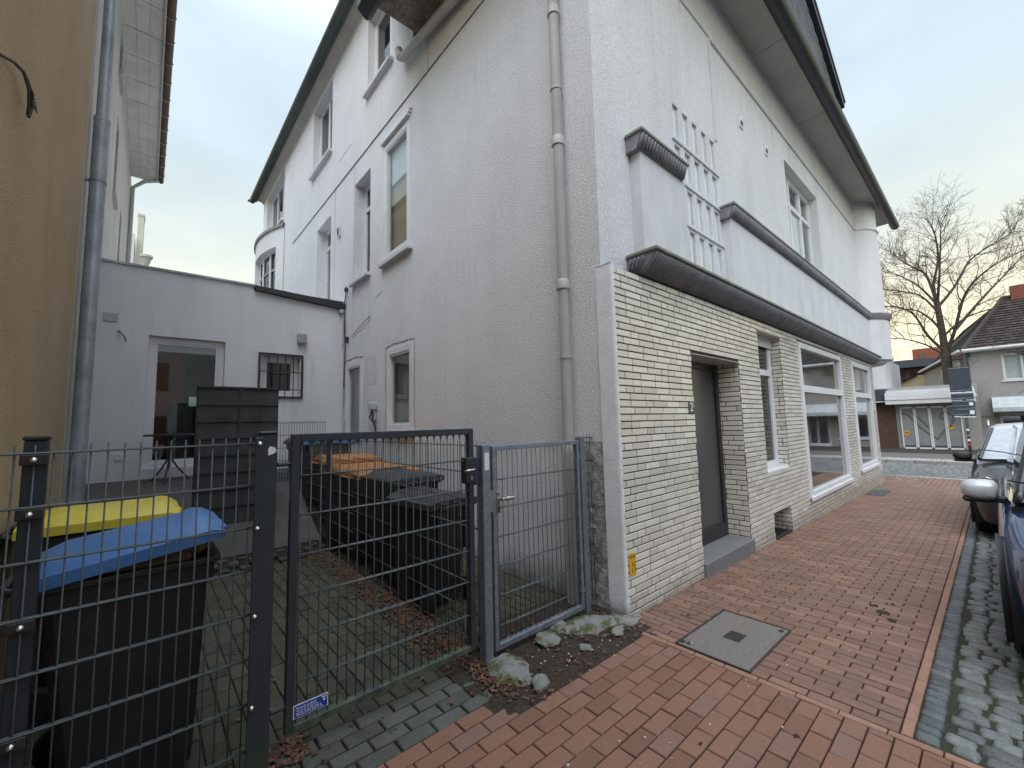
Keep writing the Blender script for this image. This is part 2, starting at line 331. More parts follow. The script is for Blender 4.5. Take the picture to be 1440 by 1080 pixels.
def wallmesh(mb,pos,U,Z,holes,depth=.2,du=None,seg=None):
    """pos(u,z,d)->xyz ; d is depth into the wall. holes: (u0,u1,z0,z1[,depth])"""
    us=sorted(set([U[0],U[1]]+[h[0] for h in holes]+[h[1] for h in holes]+([U[0]+(U[1]-U[0])*i/seg for i in range(seg)] if seg else [])))
    zs=sorted(set([Z[0],Z[1]]+[h[2] for h in holes]+[h[3] for h in holes]))
    us=[u for u in us if U[0]-1e-6<=u<=U[1]+1e-6]; zs=[z for z in zs if Z[0]-1e-6<=z<=Z[1]+1e-6]
    for a,b in zip(us,us[1:]):
        for c,d in zip(zs,zs[1:]):
            mu,mz=(a+b)/2,(c+d)/2
            if any(h[0]<mu<h[1] and h[2]<mz<h[3] for h in holes): continue
            mb.quad(pos(a,c,0),pos(b,c,0),pos(b,d,0),pos(a,d,0))
    for h in holes:
        dp=h[4] if len(h)>4 else depth; u0,u1,z0,z1=h[:4]
        ul=[u for u in us if u0-1e-6<=u<=u1+1e-6]
        for a,b in zip(ul,ul[1:]):
            mb.quad(pos(a,z0,0),pos(b,z0,0),pos(b,z0,dp),pos(a,z0,dp)); mb.quad(pos(a,z1,0),pos(b,z1,0),pos(b,z1,dp),pos(a,z1,dp))
        for u in (u0,u1): mb.quad(pos(u,z0,0),pos(u,z1,0),pos(u,z1,dp),pos(u,z0,dp))
def window(parent,F,w,h,cols=(),rows=(),ft=.06,fm='upvc',gm='glass_dark',back=None,fd=.06,name='window',label=None,roller=0,rowfull=None,sash=True):
    """F: 4x4, local x=right,y=outward,z=up, origin lower-left of opening at frame plane"""
    fr=MB(F)
    fr.box(0,ft,-fd,0,0,h,b=.004); fr.box(w-ft,w,-fd,0,0,h,b=.004); fr.box(ft,w-ft,-fd,-.001,0,ft,b=.004); fr.box(ft,w-ft,-fd,-.001,h-ft,h,b=.004)
    for r in rows: fr.box(ft,w-ft,-fd,-.003,r-ft*.6,r+ft*.6,b=.003)
    for c in cols:
        c0,z0,z1=c if isinstance(c,tuple) else (c,ft,h-ft)
        fr.box(c0-ft*.6,c0+ft*.6,-fd,-.002,z0,z1,b=.003)
    if sash:
        i=ft+.012
        for a,b in ((ft,w-ft),):
            fr.box(ft,ft+.03,-fd,-.012,ft,h-ft); fr.box(w-ft-.03,w-ft,-fd,-.012,ft,h-ft); fr.box(ft+.03,w-ft-.03,-fd,-.0125,ft,ft+.03); fr.box(ft+.03,w-ft-.03,-fd,-.0125,h-ft-.03,h-ft)
    o=fr.build(name,fm,parent,label=label)
    g=MB(F); g.box(ft*.8,w-ft*.8,-fd*.75,-fd*.6,ft*.8,h-ft*.8); g.build('pane',gm,o)
    if back:
        k=MB(F); k.quad((0,-.16,0),(w,-.16,0),(w,-.16,h),(0,-.16,h)); k.build('curtain',back,o)
    if roller:
        k=MB(F); k.box(ft,w-ft,-.13,-.12,h-roller,h-ft*.5); k.build('blind','blind_white',o)
    return o

# ---------------- ground ----------------
def gz(x,y):
    z=0
    if y>.3 and x<.2:
        if y>3.7: z=min(.88,(y-3.7)*.44)
        return z
    if x>0: z=-.02*min(x,13)
    if x>22.8: z+=.12
    return z
def sheet(name,m,xs,ys,dz,kind='structure',label=None,f=None):
    mb=MB(); I=[[mb.p(x,y,gz(x,y)+dz) for y in ys] for x in xs]
    for i in range(len(xs)-1):
        for j in range(len(ys)-1):
            if f and not f((xs[i]+xs[i+1])/2,(ys[j]+ys[j+1])/2): continue
            mb.f.append([I[i][j],I[i+1][j],I[i+1][j+1],I[i][j+1]])
    o=mb.build(name,m,smooth=False); tag(o,kind=kind,label=label); return o
def lin(a,b,n): return [a+(b-a)*i/n for i in range(n+1)]
xs=[-600,-60,-20]+lin(-8,13,42)+[14,16,18.8,20,22.7,22.85,26,40,100,600]
ys=[-600,-60,-20]+lin(-8,-2,6)+[-1.7,-1,-.5,0,.29,.31]+lin(.6,3.6,6)+lin(3.7,6.6,8)+[10,20,60,600]
sheet('ground','joint_sand',xs,ys,-.016)
sheet('parking_strip','cobble_bed',lin(-.1,13,20),lin(-8,-1.69,8),-.009)
sheet('cross_street','asphalt',[14.15,18.8],[-40,-8,-1.5,0,3,40],-.006)

def tiles(mb,rects,z,th,cham=.004,jit=0,zf=None,T=None):
    for (x0,x1,y0,y1) in rects:
        zz=zf((x0+x1)/2,(y0+y1)/2) if zf else z
        zz+=random.uniform(-jit,jit); tx=random.uniform(-jit,jit)*.7; ty=random.uniform(-jit,jit)*.7
        c=cham
        q=[(x0,y0),(x1,y0),(x1,y1),(x0,y1)]; s=[(x0+c,y0+c),(x1-c,y0+c),(x1-c,y1-c),(x0+c,y1-c)]
        sg=[(-1,-1),(1,-1),(1,1),(-1,1)]
        def Z(k,o): return zz+o+sg[k][0]*tx+sg[k][1]*ty
        a=[mb.p(*q[k],Z(k,-th)) for k in range(4)]; b=[mb.p(*q[k],Z(k,-c)) for k in range(4)]; d=[mb.p(*s[k],Z(k,0)) for k in range(4)]
        for k in range(4):
            mb.f.append([a[k],a[(k+1)%4],b[(k+1)%4],b[k]]); mb.f.append([b[k],b[(k+1)%4],d[(k+1)%4],d[k]])
        mb.f.append(d)
def bond(X,Y,lx,ly,joint,along='x',keep=None,off=.5,rnd=.0):
    out=[]
    if along=='x':
        n=int(round((Y[1]-Y[0])/ly))
        for j in range(n):
            y=Y[0]+j*ly; x=X[0]-(lx*off if j%2 else 0)-random.uniform(0,rnd)
            while x<X[1]:
                a,b=max(x,X[0]),min(x+lx,X[1])
                if b-a>.03 and (not keep or keep((a+b)/2,y+ly/2)): out.append((a+joint/2,b-joint/2,y+joint/2,y+ly-joint/2))
                x+=lx
    else:
        for (a,b,c,d) in bond(Y,X,lx,ly,joint,'x',(lambda u,v:keep(v,u)) if keep else None,off,rnd): out.append((c,d,a,b))
    return out
def insoil(x,y):
    if -1.34<x<-.06 and y>-.27+.0*x: return True
    if -1.46<x<=-1.34 and y>-.14: return True
    return False
MH=(-.10,.72,-.95,-.45)
def inmh(x,y): return MH[0]+.03<x<MH[1]-.03 and MH[2]+.1<y<MH[3]-.1
# red block paving of the drive crossing
mb=MB(); tiles(mb,bond((-4.6,-.155),(-3.03,-.03),.2,.1,.007,'x',lambda x,y: not insoil(x,y)),0,.03,.004,.0018,gz)
tag(mb.build('drive_paving','paver_red'),kind='structure',label='red brick block paving')
mb=MB(); r=[(-.15,-.105,y+.003,y+.197) for y in [-3.0+.2*i for i in range(14)] if y<-.25]; tiles(mb,r,0,.03,.004,.001,gz)
tiles(mb,[(x+.003,x+.167,-1.69,-1.646) for x in [-.10+.17*i for i in range(71)]],0,.05,.004,.0025,lambda x,y:gz(x,y)+.004)
tag(mb.build('paving_edge','kerb_red'),kind='structure')
# clinker pavement
def kp(x,y): return not inmh(x,y) and not (x>1.36 and x<2.72 and y>-.0)
mb=MB(); tiles(mb,bond((-.10,12.1),(-1.642,-.004),.2,.078,.0085,'y',kp),0,.03,.003,.002,gz)
tag(mb.build('footpath','paver_clinker'),kind='structure',label='brown clinker footpath')
mb=MB(); tiles(mb,bond((12.11,13.95),(-1.64,4),.2,.1,.008,'x'),0,.03,.004,.001,gz)
tag(mb.build('footpath_apron','paver_clinker'),kind='structure')
mb=MB(); tiles(mb,[(13.97,14.12,y+.01,y+.49) for y in [-8+.5*i for i in range(36)]],0,.05,.008,.002,lambda x,y:gz(x,y)+.02)
tiles(mb,[(18.8,18.98,y+.01,y+.79) for y in [-12+.8*i for i in range(30)]],0,.2,.01,.002,lambda x,y:-.15)
tag(mb.build('kerb','kerb_stone'),kind='structure')
mb=MB(); tiles(mb,bond((19.0,19.9),(-6,6),.28,.3,.03,'y'),0,.08,.012,.004,lambda x,y:-.15)
tag(mb.build('far_pavement_edge','kerb_stone'),kind='structure')
boxobj('far_pavement','asphalt',None,18.99,26.6,-30,30,-.4,-.16); bpy.data.objects['far_pavement']['kind']='structure'
# dark blocks at the gate and mossy yard
mb=MB(); tiles(mb,bond((-4.6,-1.2),(-.03,.37),.2,.1,.012,'x',lambda x,y: not insoil(x,y) and not(x>-1.36 and y<.25)),0,.03,.006,.003,lambda x,y:gz(x,y)-.002)
tag(mb.build('gateway_paving','paver_dark'),kind='structure')
mb=MB(); tiles(mb,bond((-3.64,-.02),(.37,3.97),.2,.1,.007,'y',lambda x,y:not(x>-1.15 and y<.6)),0,.03,.004,.003,lambda x,y:gz(x,y)-.004)
tag(mb.build('yard_paving','paver_yard'),kind='structure')
sheet('terrace_ramp','terrace',lin(-3.64,-.02,12),[3.97]+lin(4.1,6.6,10),-.008)
# soil bed (bumpy sheet)
import mathutils.noise as mn
mb=MB(); nx,ny=70,60
I=[[None]*(ny+1) for _ in range(nx+1)]
for i in range(nx+1):
    for j in range(ny+1):
        x=-1.5+1.52*i/nx; y=-.30+1.0*j/ny
        n=mn.noise(Vector((x*7,y*7,0)))*.018+mn.noise(Vector((x*25,y*25,3)))*.009
        I[i][j]=mb.p(x,y,-.012+n+(.012 if y>-.2 else 0))
for i in range(nx):
    for j in range(ny):
        mb.f.append([I[i][j],I[i+1][j],I[i+1][j+1],I[i][j+1]])
tag(mb.build('soil_bed','soil',smooth=True),kind='structure')

# setts
def dome(mb,cx,cy,hx,hy,z,h=.02,n=9,ang=0):
    ph=random.random()
    rings=[]
    for s,zz in ((1.0,-.03),(.985,-.002),(.88,h*.72),(.55,h)):
        ring=[]
        for k in range(n):
            t=2*math.pi*(k+ph)/n
            c_,s_=math.cos(t),math.sin(t)
            e=.30; px_=math.copysign(abs(c_)**e,c_)*hx*s; py_=math.copysign(abs(s_)**e,s_)*hy*s
            px_*=1+random.uniform(-.06,.06); py_*=1+random.uniform(-.06,.06)
            ring.append(mb.p(cx+px_*math.cos(ang)-py_*math.sin(ang),cy+px_*math.sin(ang)+py_*math.cos(ang),z+zz+random.uniform(-.002,.002)))
        rings.append(ring)
    for A,B in zip(rings,rings[1:]):
        for k in range(n): mb.f.append([A[k],A[(k+1)%n],B[(k+1)%n],B[k]])
    mb.f.append(rings[-1])
mb=MB(); x=-.09
while x<12.5:
    d=random.uniform(.07,.092); dome(mb,x+d/2,-1.741+random.uniform(-.004,.004),d/2-.0035,.047,gz(x,0)-.008,.014); x+=d
tag(mb.build('gutter_setts','cobble_dark',smooth=True),kind='structure')
mb=MB(); x=-.09
while x<12.5:
    d=random.uniform(.088,.108); y=-1.788-random.uniform(0,.04)
    while y>-3.1:
        l=random.uniform(.095,.15)
        dome(mb,x+d/2+random.uniform(-.009,.009),y-l/2,d/2-random.uniform(.000,.004),l/2-.003,gz(x,0)-.013+random.uniform(-.003,.003),.017,ang=random.uniform(-.16,.16)); y-=l+random.uniform(0,.008)
    x+=d
tag(mb.build('setts','cobble',smooth=True),kind='structure')
mb=MB(); x=14.2
while x<18.7:
    y=-4
    while y<3.5:
        dome(mb,x+random.uniform(-.02,.02),y,random.uniform(.055,.07),random.uniform(.07,.085),-.272,.012,n=7); y+=random.uniform(.15,.185)
    x+=.14
tag(mb.build('road_setts','cobble',smooth=True),kind='structure')

# ---------------- the corner house ----------------
house=thing('corner_house','white rendered corner house with cream glazed brick ground floor and black gutters','house')
TOPZ=2.96
door=(1.38,2.68,-.06,2.31); nwin=(3.41,4.37,.84,2.83); cell=(3.52,4.27,-.10,.28)
sw1=(5.28,8.25,.26,2.86); sw2=(9.35,11.42,.33,2.84)
H0=[door,nwin,cell,sw1,sw2]
mb=MB(); wallmesh(mb,lambda u,z,d:(u,.008+d,z),(.02,12.03),(-.4,TOPZ),[door+(.36,),nwin+(.20,),cell+(.3,),sw1+(.12,),sw2+(.12,)])
mb.quad((.02,.008,TOPZ),(12.03,.008,TOPZ),(12.03,.3,TOPZ),(.02,.3,TOPZ)); mb.quad((12.03,.008,-.4),(12.03,9,-.4),(12.03,9,TOPZ),(12.03,.008,TOPZ))
mb.build('ground_floor_wall','mortar',house)
def courses(mb,pos,U,Z,holes,row=.0625,j=.0105,th=.008,stl=.24,hd=.115,ph=0):
    n=int((Z[1]-Z[0])/row)
    for k in range(n+1):
        z1=Z[1]-k*row; z0=z1-row+j
        if z0<Z[0]-.05: break
        seg=[(U[0],U[1])]
        for h in holes:
            if z1>h[2]+.012 and z0<h[3]-.012:
                ns=[]
                for a,b in seg:
                    if h[1]<=a or h[0]>=b: ns.append((a,b)); continue
                    if h[0]>a: ns.append((a,h[0]))
                    if h[1]<b: ns.append((h[1],b))
                seg=ns
        u=U[0]-random.choice((0,.06,.12,.18))-(.125 if k%2 else 0)
        bs=[]
        while u<U[1]:
            l=hd if random.random()<.24 else stl
            bs.append((u,u+l)); u+=l+.010
        for a,b in seg:
            for p,q in bs:
                c,d=max(p,a),min(q,b)
                if d-c<.018: continue
                cz=.0028; o=random.uniform(-.0012,.0012)
                qd=[(c,z0),(d,z0),(d,z1),(c,z1)]; sd_=[(c+cz,z0+cz),(d-cz,z0+cz),(d-cz,z1-cz),(c+cz,z1-cz)]
                tl=random.uniform(-.0009,.0009); tl2=random.uniform(-.0009,.0009); sg=[(-1,-1),(1,-1),(1,1),(-1,1)]
                A=[mb.p(*pos(*qd[i],.008)) for i in range(4)]; B=[mb.p(*pos(*qd[i],.0025+o)) for i in range(4)]; C_=[mb.p(*pos(*sd_[i],o+sg[i][0]*tl+sg[i][1]*tl2)) for i in range(4)]
                for i in range(4):
                    mb.f.append([A[i],A[(i+1)%4],B[(i+1)%4],B[i]]); mb.f.append([B[i],B[(i+1)%4],C_[(i+1)%4],C_[i]])
                mb.f.append(C_)
mb=MB()
courses(mb,lambda u,z,d:(u,d,z),(0,12.03),(-.32,TOPZ),H0)
for (u0,u1,z0,z1),dp in ((door,.29),(nwin,.16),(cell,.28)):
    courses(mb,lambda u,z,d,X=u1:(X+d-.008,u,z),(.012,dp),(max(z0,-.1),z1-.004),[])     # right reveal, faces -x
    courses(mb,lambda u,z,d,X=u0:(X-d+.008,u,z),(.012,dp),(max(z0,-.1),z1-.004),[])
courses(mb,lambda u,z,d:(u,.012+z,door[3]+d-.012),(door[0],door[1]),(0,.28),[])
courses(mb,lambda u,z,d:(u,.012+z,nwin[3]+d-.012),(nwin[0],nwin[1]),(0,.14),[])
courses(mb,lambda u,z,d:(12.03+.008-d,u,z),(0,4),(-.3,TOPZ),[])
mb.build('glazed_brick_facing','tile',house)
# corner strip, base rough
mb=MB(); n=14
for i in range(n):
    for j in range(60):
        pass
def cz(u,z,d): return (-.010-.002*mn.noise(Vector((u*9,z*6,1))),u,z)
us=lin(0,.175,7); zs=lin(-.05,2.99,60)
I=[[mb.p(*cz(u,z,0)) for z in zs] for u in us]
for i in range(7):
    for j in range(60): mb.f.append([I[i][j],I[i+1][j],I[i+1][j+1],I[i][j+1]])
J=[mb.p(.02,0,z) for z in zs]
for j in range(60): mb.f.append([J[j],I[0][j],I[0][j+1],J[j+1]])
mb.quad((-.014,0,2.99),(.02,0,2.99),(.02,.175,2.99),(-.014,.175,2.99))
mb.build('corner_strip','corner_paint',house,smooth=True)
# upper street wall (plane y=.12)
sl=[]
colx=[1.56,1.81,2.06,2.32,2.57]; rowz=[(4.97,5.38),(4.47,4.86),(3.95,4.36),(3.44,3.85)]
for zr in rowz:
    for cx in colx: sl.append((cx,cx+.135,zr[0],zr[1],.045))
w2=(5.93,8.18,4.56,6.50)
mb=MB(); wallmesh(mb,lambda u,z,d:(u,.12+d,z),(0,12.6),(TOPZ-.3,7.82),sl+[w2+(.2,)])
mb.quad((12.6,.12,2.9),(12.6,12,2.9),(12.6,12,7.82),(12.6,.12,7.82))
mb.build('upper_wall','render_wall',house)
# narrow staircase panes
for z0,z1 in rowz:
    for cx in colx:
        g=MB(); g.box(cx,cx+.135,.150,.164,z0,z1); pn=g.build('stair_window','stair_glass',house)
        g=MB(); g.box(cx+.001,cx+.014,.138,.152,z0+.002,z1-.002); g.box(cx+.121,cx+.134,.138,.152,z0+.002,z1-.002); g.build('frame','upvc_grey',pn)
mb=MB()
for (z0,z1) in rowz[1:]: mb.box(1.50,2.78,.10,.125,z1+.035,z1+.062,b=.004)
for cx in colx[1:]:
    mb.box(cx-.080,cx-.035,.112,.125,3.42,5.40,b=.004)
mb.build('stair_window_moulding','smooth_render',house)
# string course + raised band
mb=MB(); mb.box(2.78,12.45,.09,.125,6.95,6.985,b=.006); mb.box(0,2.78,.10,.125,7.0,7.03,b=.006)
mb.box(2.74,2.79,.10,.1255,5.42,6.94,b=.006); mb.build('string_course','smooth_render',house)
# relief panels
boxobj('relief_panel','smooth_render',house,.57,1.50,0.0,.125,3.12,4.30,bevel=.01)
boxobj('relief_panel','smooth_render',house,2.78,12.55,0.0,.125,3.12,4.30,bevel=.01)
def cornice(name,x0,x1,prof,ribs,pitch,yb,mname='cornice',ret=True):
    mb=MB(); mb.prism(prof,x0,x1,0); o=mb.build(name,mname,house,bevel=.004)
    if ribs:
        rb=MB(); x=x0+pitch/2
        while x<x1-.01:
            rb.tube([(x,)+q for q in ribs],pitch*.36,n=6); x+=pitch
        rb.build('fluting',mname,o,smooth=True)
    tp=MB(); ys_=[p[0] for p in prof]; 
    tp.box(x0-.02,x1+.02,min(ys_)-.025,yb,max(p[1] for p in prof)-.005,max(p[1] for p in prof)+.028,b=.006); tp.build('capping','cornice_top',o)
    return o
P1=[(.119,4.27),(.0,4.27),(-.015,4.30),(-.035,4.36),(-.06,4.415),(-.06,4.43),(.119,4.43)]
cornice('panel_cornice',.50,1.44,P1,[(-.02,4.285),(-.045,4.35),(-.068,4.41)],.055,.115)
cornice('panel_cornice',2.72,12.3,P1,[(-.02,4.285),(-.045,4.35),(-.068,4.41)],.055,.115)
P2=[(.118,2.985),(.0,2.985),(-.02,2.99),(-.06,3.01),(-.12,3.06),(-.18,3.13),(-.19,3.16),(.118,3.16)]
cornice('main_cornice',.42,12.2,P2,[(-.035,2.99),(-.085,3.02),(-.145,3.075),(-.195,3.14)],.045,.115)
# left-hand fluted returns
rb=MB()
for y in (.1,.06,.02,-.02): rb.tube([(.41-.01*k,y-.02*k,3.0+.04*k) for k in range(4)],.014,n=6)
rb.build('fluting','cornice',house,smooth=True)
# first-floor street window
F=frame4((w2[0],.34,w2[2]),(1,0,0),(0,-1,0),(0,0,1)); F=Matrix(((1,0,0,w2[0]),(0,-1,0,.36),(0,0,1,w2[2]),(0,0,0,1)))
def Fy(x,y,z): return Matrix(((1,0,0,x),(0,-1,0,y),(0,0,1,z),(0,0,0,1)))   # faces -y
def Fx(y,x,z): return Matrix(((0,-1,0,x),(1,0,0,y),(0,0,1,z),(0,0,0,1)))   # faces -x, local x runs along +y
W=w2[1]-w2[0]; Hh=w2[3]-w2[2]
window(house,Fy(w2[0],.27,w2[2]),W,Hh,cols=(W/3,2*W/3),rows=(Hh*.68,),gm='glass',back='blind_white',ft=.07,label='wide white three-part window')
boxobj('sill','smooth_render',house,w2[0]-.05,w2[1]+.05,.07,.26,w2[2]-.06,w2[2]-.002,b=.006)
# shop windows
for (x0,x1,z0,z1) in (sw1,sw2):
    o=window(house,Fy(x0-.01,-.02,z0-.01),x1-x0+.02,z1-z0+.02,rows=((z1-z0)*.70,),ft=.10,gm='glass_shop',fd=.1,name='shop_window',sash=False)
    g=MB(); g.box(x0-.05,x1+.05,-.05,-.021,z0-.05,z0+.02,b=.008); g.build('sill','upvc',o)
# narrow window beside the door
o=window(house,Fy(nwin[0],.14,nwin[2]),nwin[1]-nwin[0],nwin[3]-nwin[2],rows=((nwin[3]-nwin[2])*.72,),ft=.075,gm='glass_dark',label='tall narrow white window in deep brick reveal')
g=MB(); g.box(nwin[0],nwin[1],.0,.13,nwin[2]-.02,nwin[2]+.012,b=.004); g.build('sill','upvc',o)
# cellar light
g=MB(); g.box(cell[0],cell[1],.27,.29,cell[2],cell[3]); o=g.build('cellar_window','door_frame',house)
g=MB()
for i in range(15): x=cell[0]+.02+i*.05; g.box(x,x+.012,.02,.27,cell[2]+.012,cell[2]+.03)
g.box(cell[0],cell[1],.01,.03,cell[2],cell[2]+.035); g.build('grating','iron',o)
# door
dd=MB(); x0,x1,z0,z1=door; zt=.11
dd.box(x0,x0+.09,.27,.33,zt,z1,b=.004); dd.box(x1-.09,x1,.27,.33,zt,z1,b=.004); dd.box(x0+.09,x1-.09,.271,.33,z1-.09,z1,b=.004); dd.box(x0+.09,x1-.09,.271,.33,zt,zt+.17,b=.004)
dr=dd.build('front_door','door_frame',house,label='dark front door with textured glass panel')
g=MB(); g.box(x0+.08,x1-.08,.30,.31,zt+.15,z1-.08); g.build('glass_panel','door_glass',dr)
g=MB(); g.box(x0+.16,x0+.36,.255,.271,1.02,1.2,b=.004); 
for i in range(5): g.box(x0+.175,x0+.345,.248,.256,1.035+i*.032,1.05+i*.032)
g.build('letter_plate','black_metal',dr)
boxobj('door_step','granite',house,1.365,2.695,-.03,.42,-.35,.11,bevel=.008)
# bay
BC=(13.0,.51); BR=.80
def bp(r): return lambda u,z,d:(BC[0]+(r-d)*math.cos(u),BC[1]+(r-d)*math.sin(u),z)
mb=MB(); wallmesh(mb,bp(BR),(R(-155),R(100)),(3.16,7.82),[(R(-52),R(-18),4.62,6.45,.14)],seg=34)
mb.build('corner_bay','render_wall',house)
mb=MB(); wallmesh(mb,bp(BR+.05),(R(-155),R(100)),(3.16,4.30),[],seg=34); mb.lathe([(BR+.05,4.3),(0,4.3)],(BC[0],BC[1],0),34); mb.build('bay_apron','smooth_render',house,smooth='auto')
g=MB(); wallmesh(g,bp(BR-.12),(R(-54),R(-16)),(4.6,6.5),[],seg=6); g.build('bay_window','glass_dark',house)
mb=MB(); mb.lathe([(BR,4.27),(BR+.07,4.29),(BR+.11,4.36),(BR+.13,4.43),(BR+.13,4.46),(BR-.02,4.46)],(BC[0],BC[1],0),40); mb.build('bay_cornice','cornice',house,smooth='auto')
mb=MB(); mb.lathe([(0,3.02),(.62,3.02),(.70,3.06),(.72,3.12),(BR+.07,3.14),(BR+.07,3.22),(BR,3.23)],(BC[0],BC[1],0),40); mb.build('bay_corbel','smooth_render',house,smooth='auto')
mb=MB(); mb.lathe([(BR-.01,6.95),(BR+.03,6.955),(BR+.03,6.985),(BR-.01,6.99)],(BC[0],BC[1],0),40); mb.build('bay_string_course','smooth_render',house)
# small vents on the street wall
for vx,vz in ((3.71,6.2),(4.82,6.22)):
    g=MB(); g.box(vx,vx+.14,.10,.125,vz-.10,vz+.10,b=.003); o=g.build('wall_vent','upvc',house); g=MB(); g.box(vx+.03,vx+.11,.095,.102,vz-.06,vz+.01); g.build('vent_slot','sign_ink',o)
# side wall x=0
bigw=(3.70,4.72,4.42,6.58); gf=(3.63,4.56,1.52,2.87); gf2=(5.62,6.48,1.35,2.87)
w1=(5.32,6.12,4.46,6.53); w0=(7.58,8.62,4.46,6.50); t1=(4.40,5.50,8.12,9.75); t2=(7.62,9.12,8.12,9.95); t3=(12.2,14.8,8.24,10.0)
mb=MB(); px_=lambda u,z,d:(d,u,z)
wallmesh(mb,px_,(.12,15.4),(-.3,7.82),[bigw+(.05,),gf+(.1,),gf2+(.1,),w1+(.24,),w0+(.24,)])
wallmesh(mb,px_,(3.62,15.4),(7.82,10.35),[t1+(.18,),t2+(.2,),t3+(.2,)])
mb.quad((0,15.4,-.3),(9,15.4,-.3),(9,15.4,10.35),(0,15.4,10.35)); mb.quad((0,3.62,7.8),(9,3.62,7.8),(9,3.62,10.35),(0,3.62,10.35))
mb.quad((9,15.4,-.3),(9,15.4,10.35),(9,3.62,10.35),(9,3.62,-.3)); mb.quad((9,12,-.3),(12.6,12,-.3),(12.6,12,7.82),(9,12,7.82)); mb.quad((0,3.62,10.34),(9,3.62,10.34),(9,15.4,10.34),(0,15.4,10.34)); mb.quad((0,.12,7.81),(12.6,.12,7.81),(12.6,12,7.81),(0,12,7.81))
mb.build('side_wall','render_side',house)
def sidewin(h,rec,cols=(),rows=(),ft=.07,**k):
    return window(house,Fx(h[0],rec,h[2]),h[1]-h[0],h[3]-h[2],cols=cols,rows=rows,ft=ft,**k)
sidewin((bigw[0],bigw[1],bigw[2],bigw[3]),-.02,ft=.11,gm='glass',back='curtain_beige',roller=.72,fd=.09,label='large white window with beige curtain')
sidewin(gf,-.02,ft=.10,gm='glass',back='curtain_grey',fd=.09); sidewin(gf2,-.02,ft=.10,gm='glass',back='curtain_grey',fd=.09)
sidewin(w1,.2,rows=(1.55,),gm='glass_dark'); sidewin(w0,.2,rows=(1.55,),gm='glass',back='curtain_beige')
sidewin(t1,.14,cols=(.36,),gm='glass_dark'); sidewin(t2,.16,cols=(.75,),gm='glass_dark'); sidewin(t3,.16,cols=(.9,1.7),gm='glass_dark')
for h in (bigw,w1,w0,t1,t2,t3):
    boxobj('sill','smooth_render',house,-.09,.1,h[0]-.05,h[1]+.05,h[2]-.07,h[2]-.004,b=.006)
boxobj('sill','smooth_render',house,-.06,.05,gf[0]-.04,gf[1]+.04,gf[2]-.06,gf[2]-.004,b=.004)
# box-like surrounds of the big window
g=MB()
for k in range(3): g.box(-.05-.012*k,-.001,bigw[0]-.04+.02*k,bigw[1]+.04-.02*k,bigw[3]+.02+.05*(2-k),bigw[3]+.06+.05*(2-k),b=.004)
g.build('shutter_box','upvc',house)
# raised string line and hairline cracks / expansion joints
mb=MB()
mb.box(-.016,-.0005,.13,11.0,6.985,7.0); mb.box(-.003,-.0005,3.15,3.157,7.0,7.6); mb.box(-.003,-.0005,6.135,6.142,3.6,6.98); mb.box(-.003,-.0005,7.3,7.308,4.4,7.0); mb.box(-.004,-.0005,6.3,7.1,7.55,7.558)
mb.build('render_joint','joint_grey',house)
def crack(mb,pts,w=.007):
    P=[Vector((-.003,)+tuple(p)) for p in pts]; out=[]
    for a,b in zip(P,P[1:]):
        for i in range(6): out.append(a.lerp(b,i/6)+Vector((0,random.uniform(-.012,.012),random.uniform(-.012,.012))))
    out.append(P[-1]); 
    for a,b in zip(out,out[1:]): mb.tube([a,b],w*random.uniform(.5,1.3),n=4)
for pts,w_ in (([(3.60,1.0),(3.60,2.93),(3.9,2.935),(4.3,2.95),(4.60,2.93),(4.61,1.5)],.006),([(5.58,2.92),(6.0,2.95),(6.51,2.93),(6.52,1.1)],.008),([(5.3,3.62),(6.2,3.42)],.005),([(5.25,3.56),(6.2,3.34)],.004),([(5.05,3.9),(4.75,3.95)],.005),([(6.55,3.8),(6.57,2.0)],.007)):
    mb=MB(); crack(mb,pts,w_); mb.build('crack','cornice',house)
for y0,y1,z0,z1 in ((5.0,5.5,2.35,2.9),(2.2,2.9,.15,.75),(4.95,5.35,.9,2.2)):
    mb=MB(); n=22; cy_,cz_=(y0+y1)/2,(z0+z1)/2
    mb.poly([(-.0025,cy_+(y1-y0)/2*math.copysign(abs(math.cos(2*math.pi*k/n))**.5,math.cos(2*math.pi*k/n))*random.uniform(.9,1.05),cz_+(z1-z0)/2*math.copysign(abs(math.sin(2*math.pi*k/n))**.5,math.sin(2*math.pi*k/n))*random.uniform(.9,1.05)) for k in range(n)])
    mb.build('patched_render','patch_render',house)
# eave, roof over the street front, wrapping round to the side wall
EZ=7.82
mb=MB(); mb.box(-.80,15.0,-.46,.125,7.80,7.83); mb.box(-.80,.0,.125,3.4,7.80,7.83); 
o=mb.build('soffit','soffit',house)
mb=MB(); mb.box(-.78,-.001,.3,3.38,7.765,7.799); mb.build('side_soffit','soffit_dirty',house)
mb=MB()
for x in (2.0,4.6,7.2,9.8,12.3): mb.box(x,x+.008,-.44,.11,7.795,7.799)
mb.build('soffit_joint','cornice',house)
mb=MB(); mb.tube([(-.92,-.50,7.72),(15.2,-.50,7.72)],.115,n=14); mb.box(-.9,15.1,-.49,-.45,7.62,7.95); 
mb.build('street_gutter','gutter_black',house,smooth='auto')
mb=MB(); mb.prism([(-1.0,7.58),(-.86,7.48),(-.78,7.55),(-.78,7.96),(-1.0,7.96)],-.5,3.42,1); mb.build('side_gutter','gutter_black',house,bevel=.012)
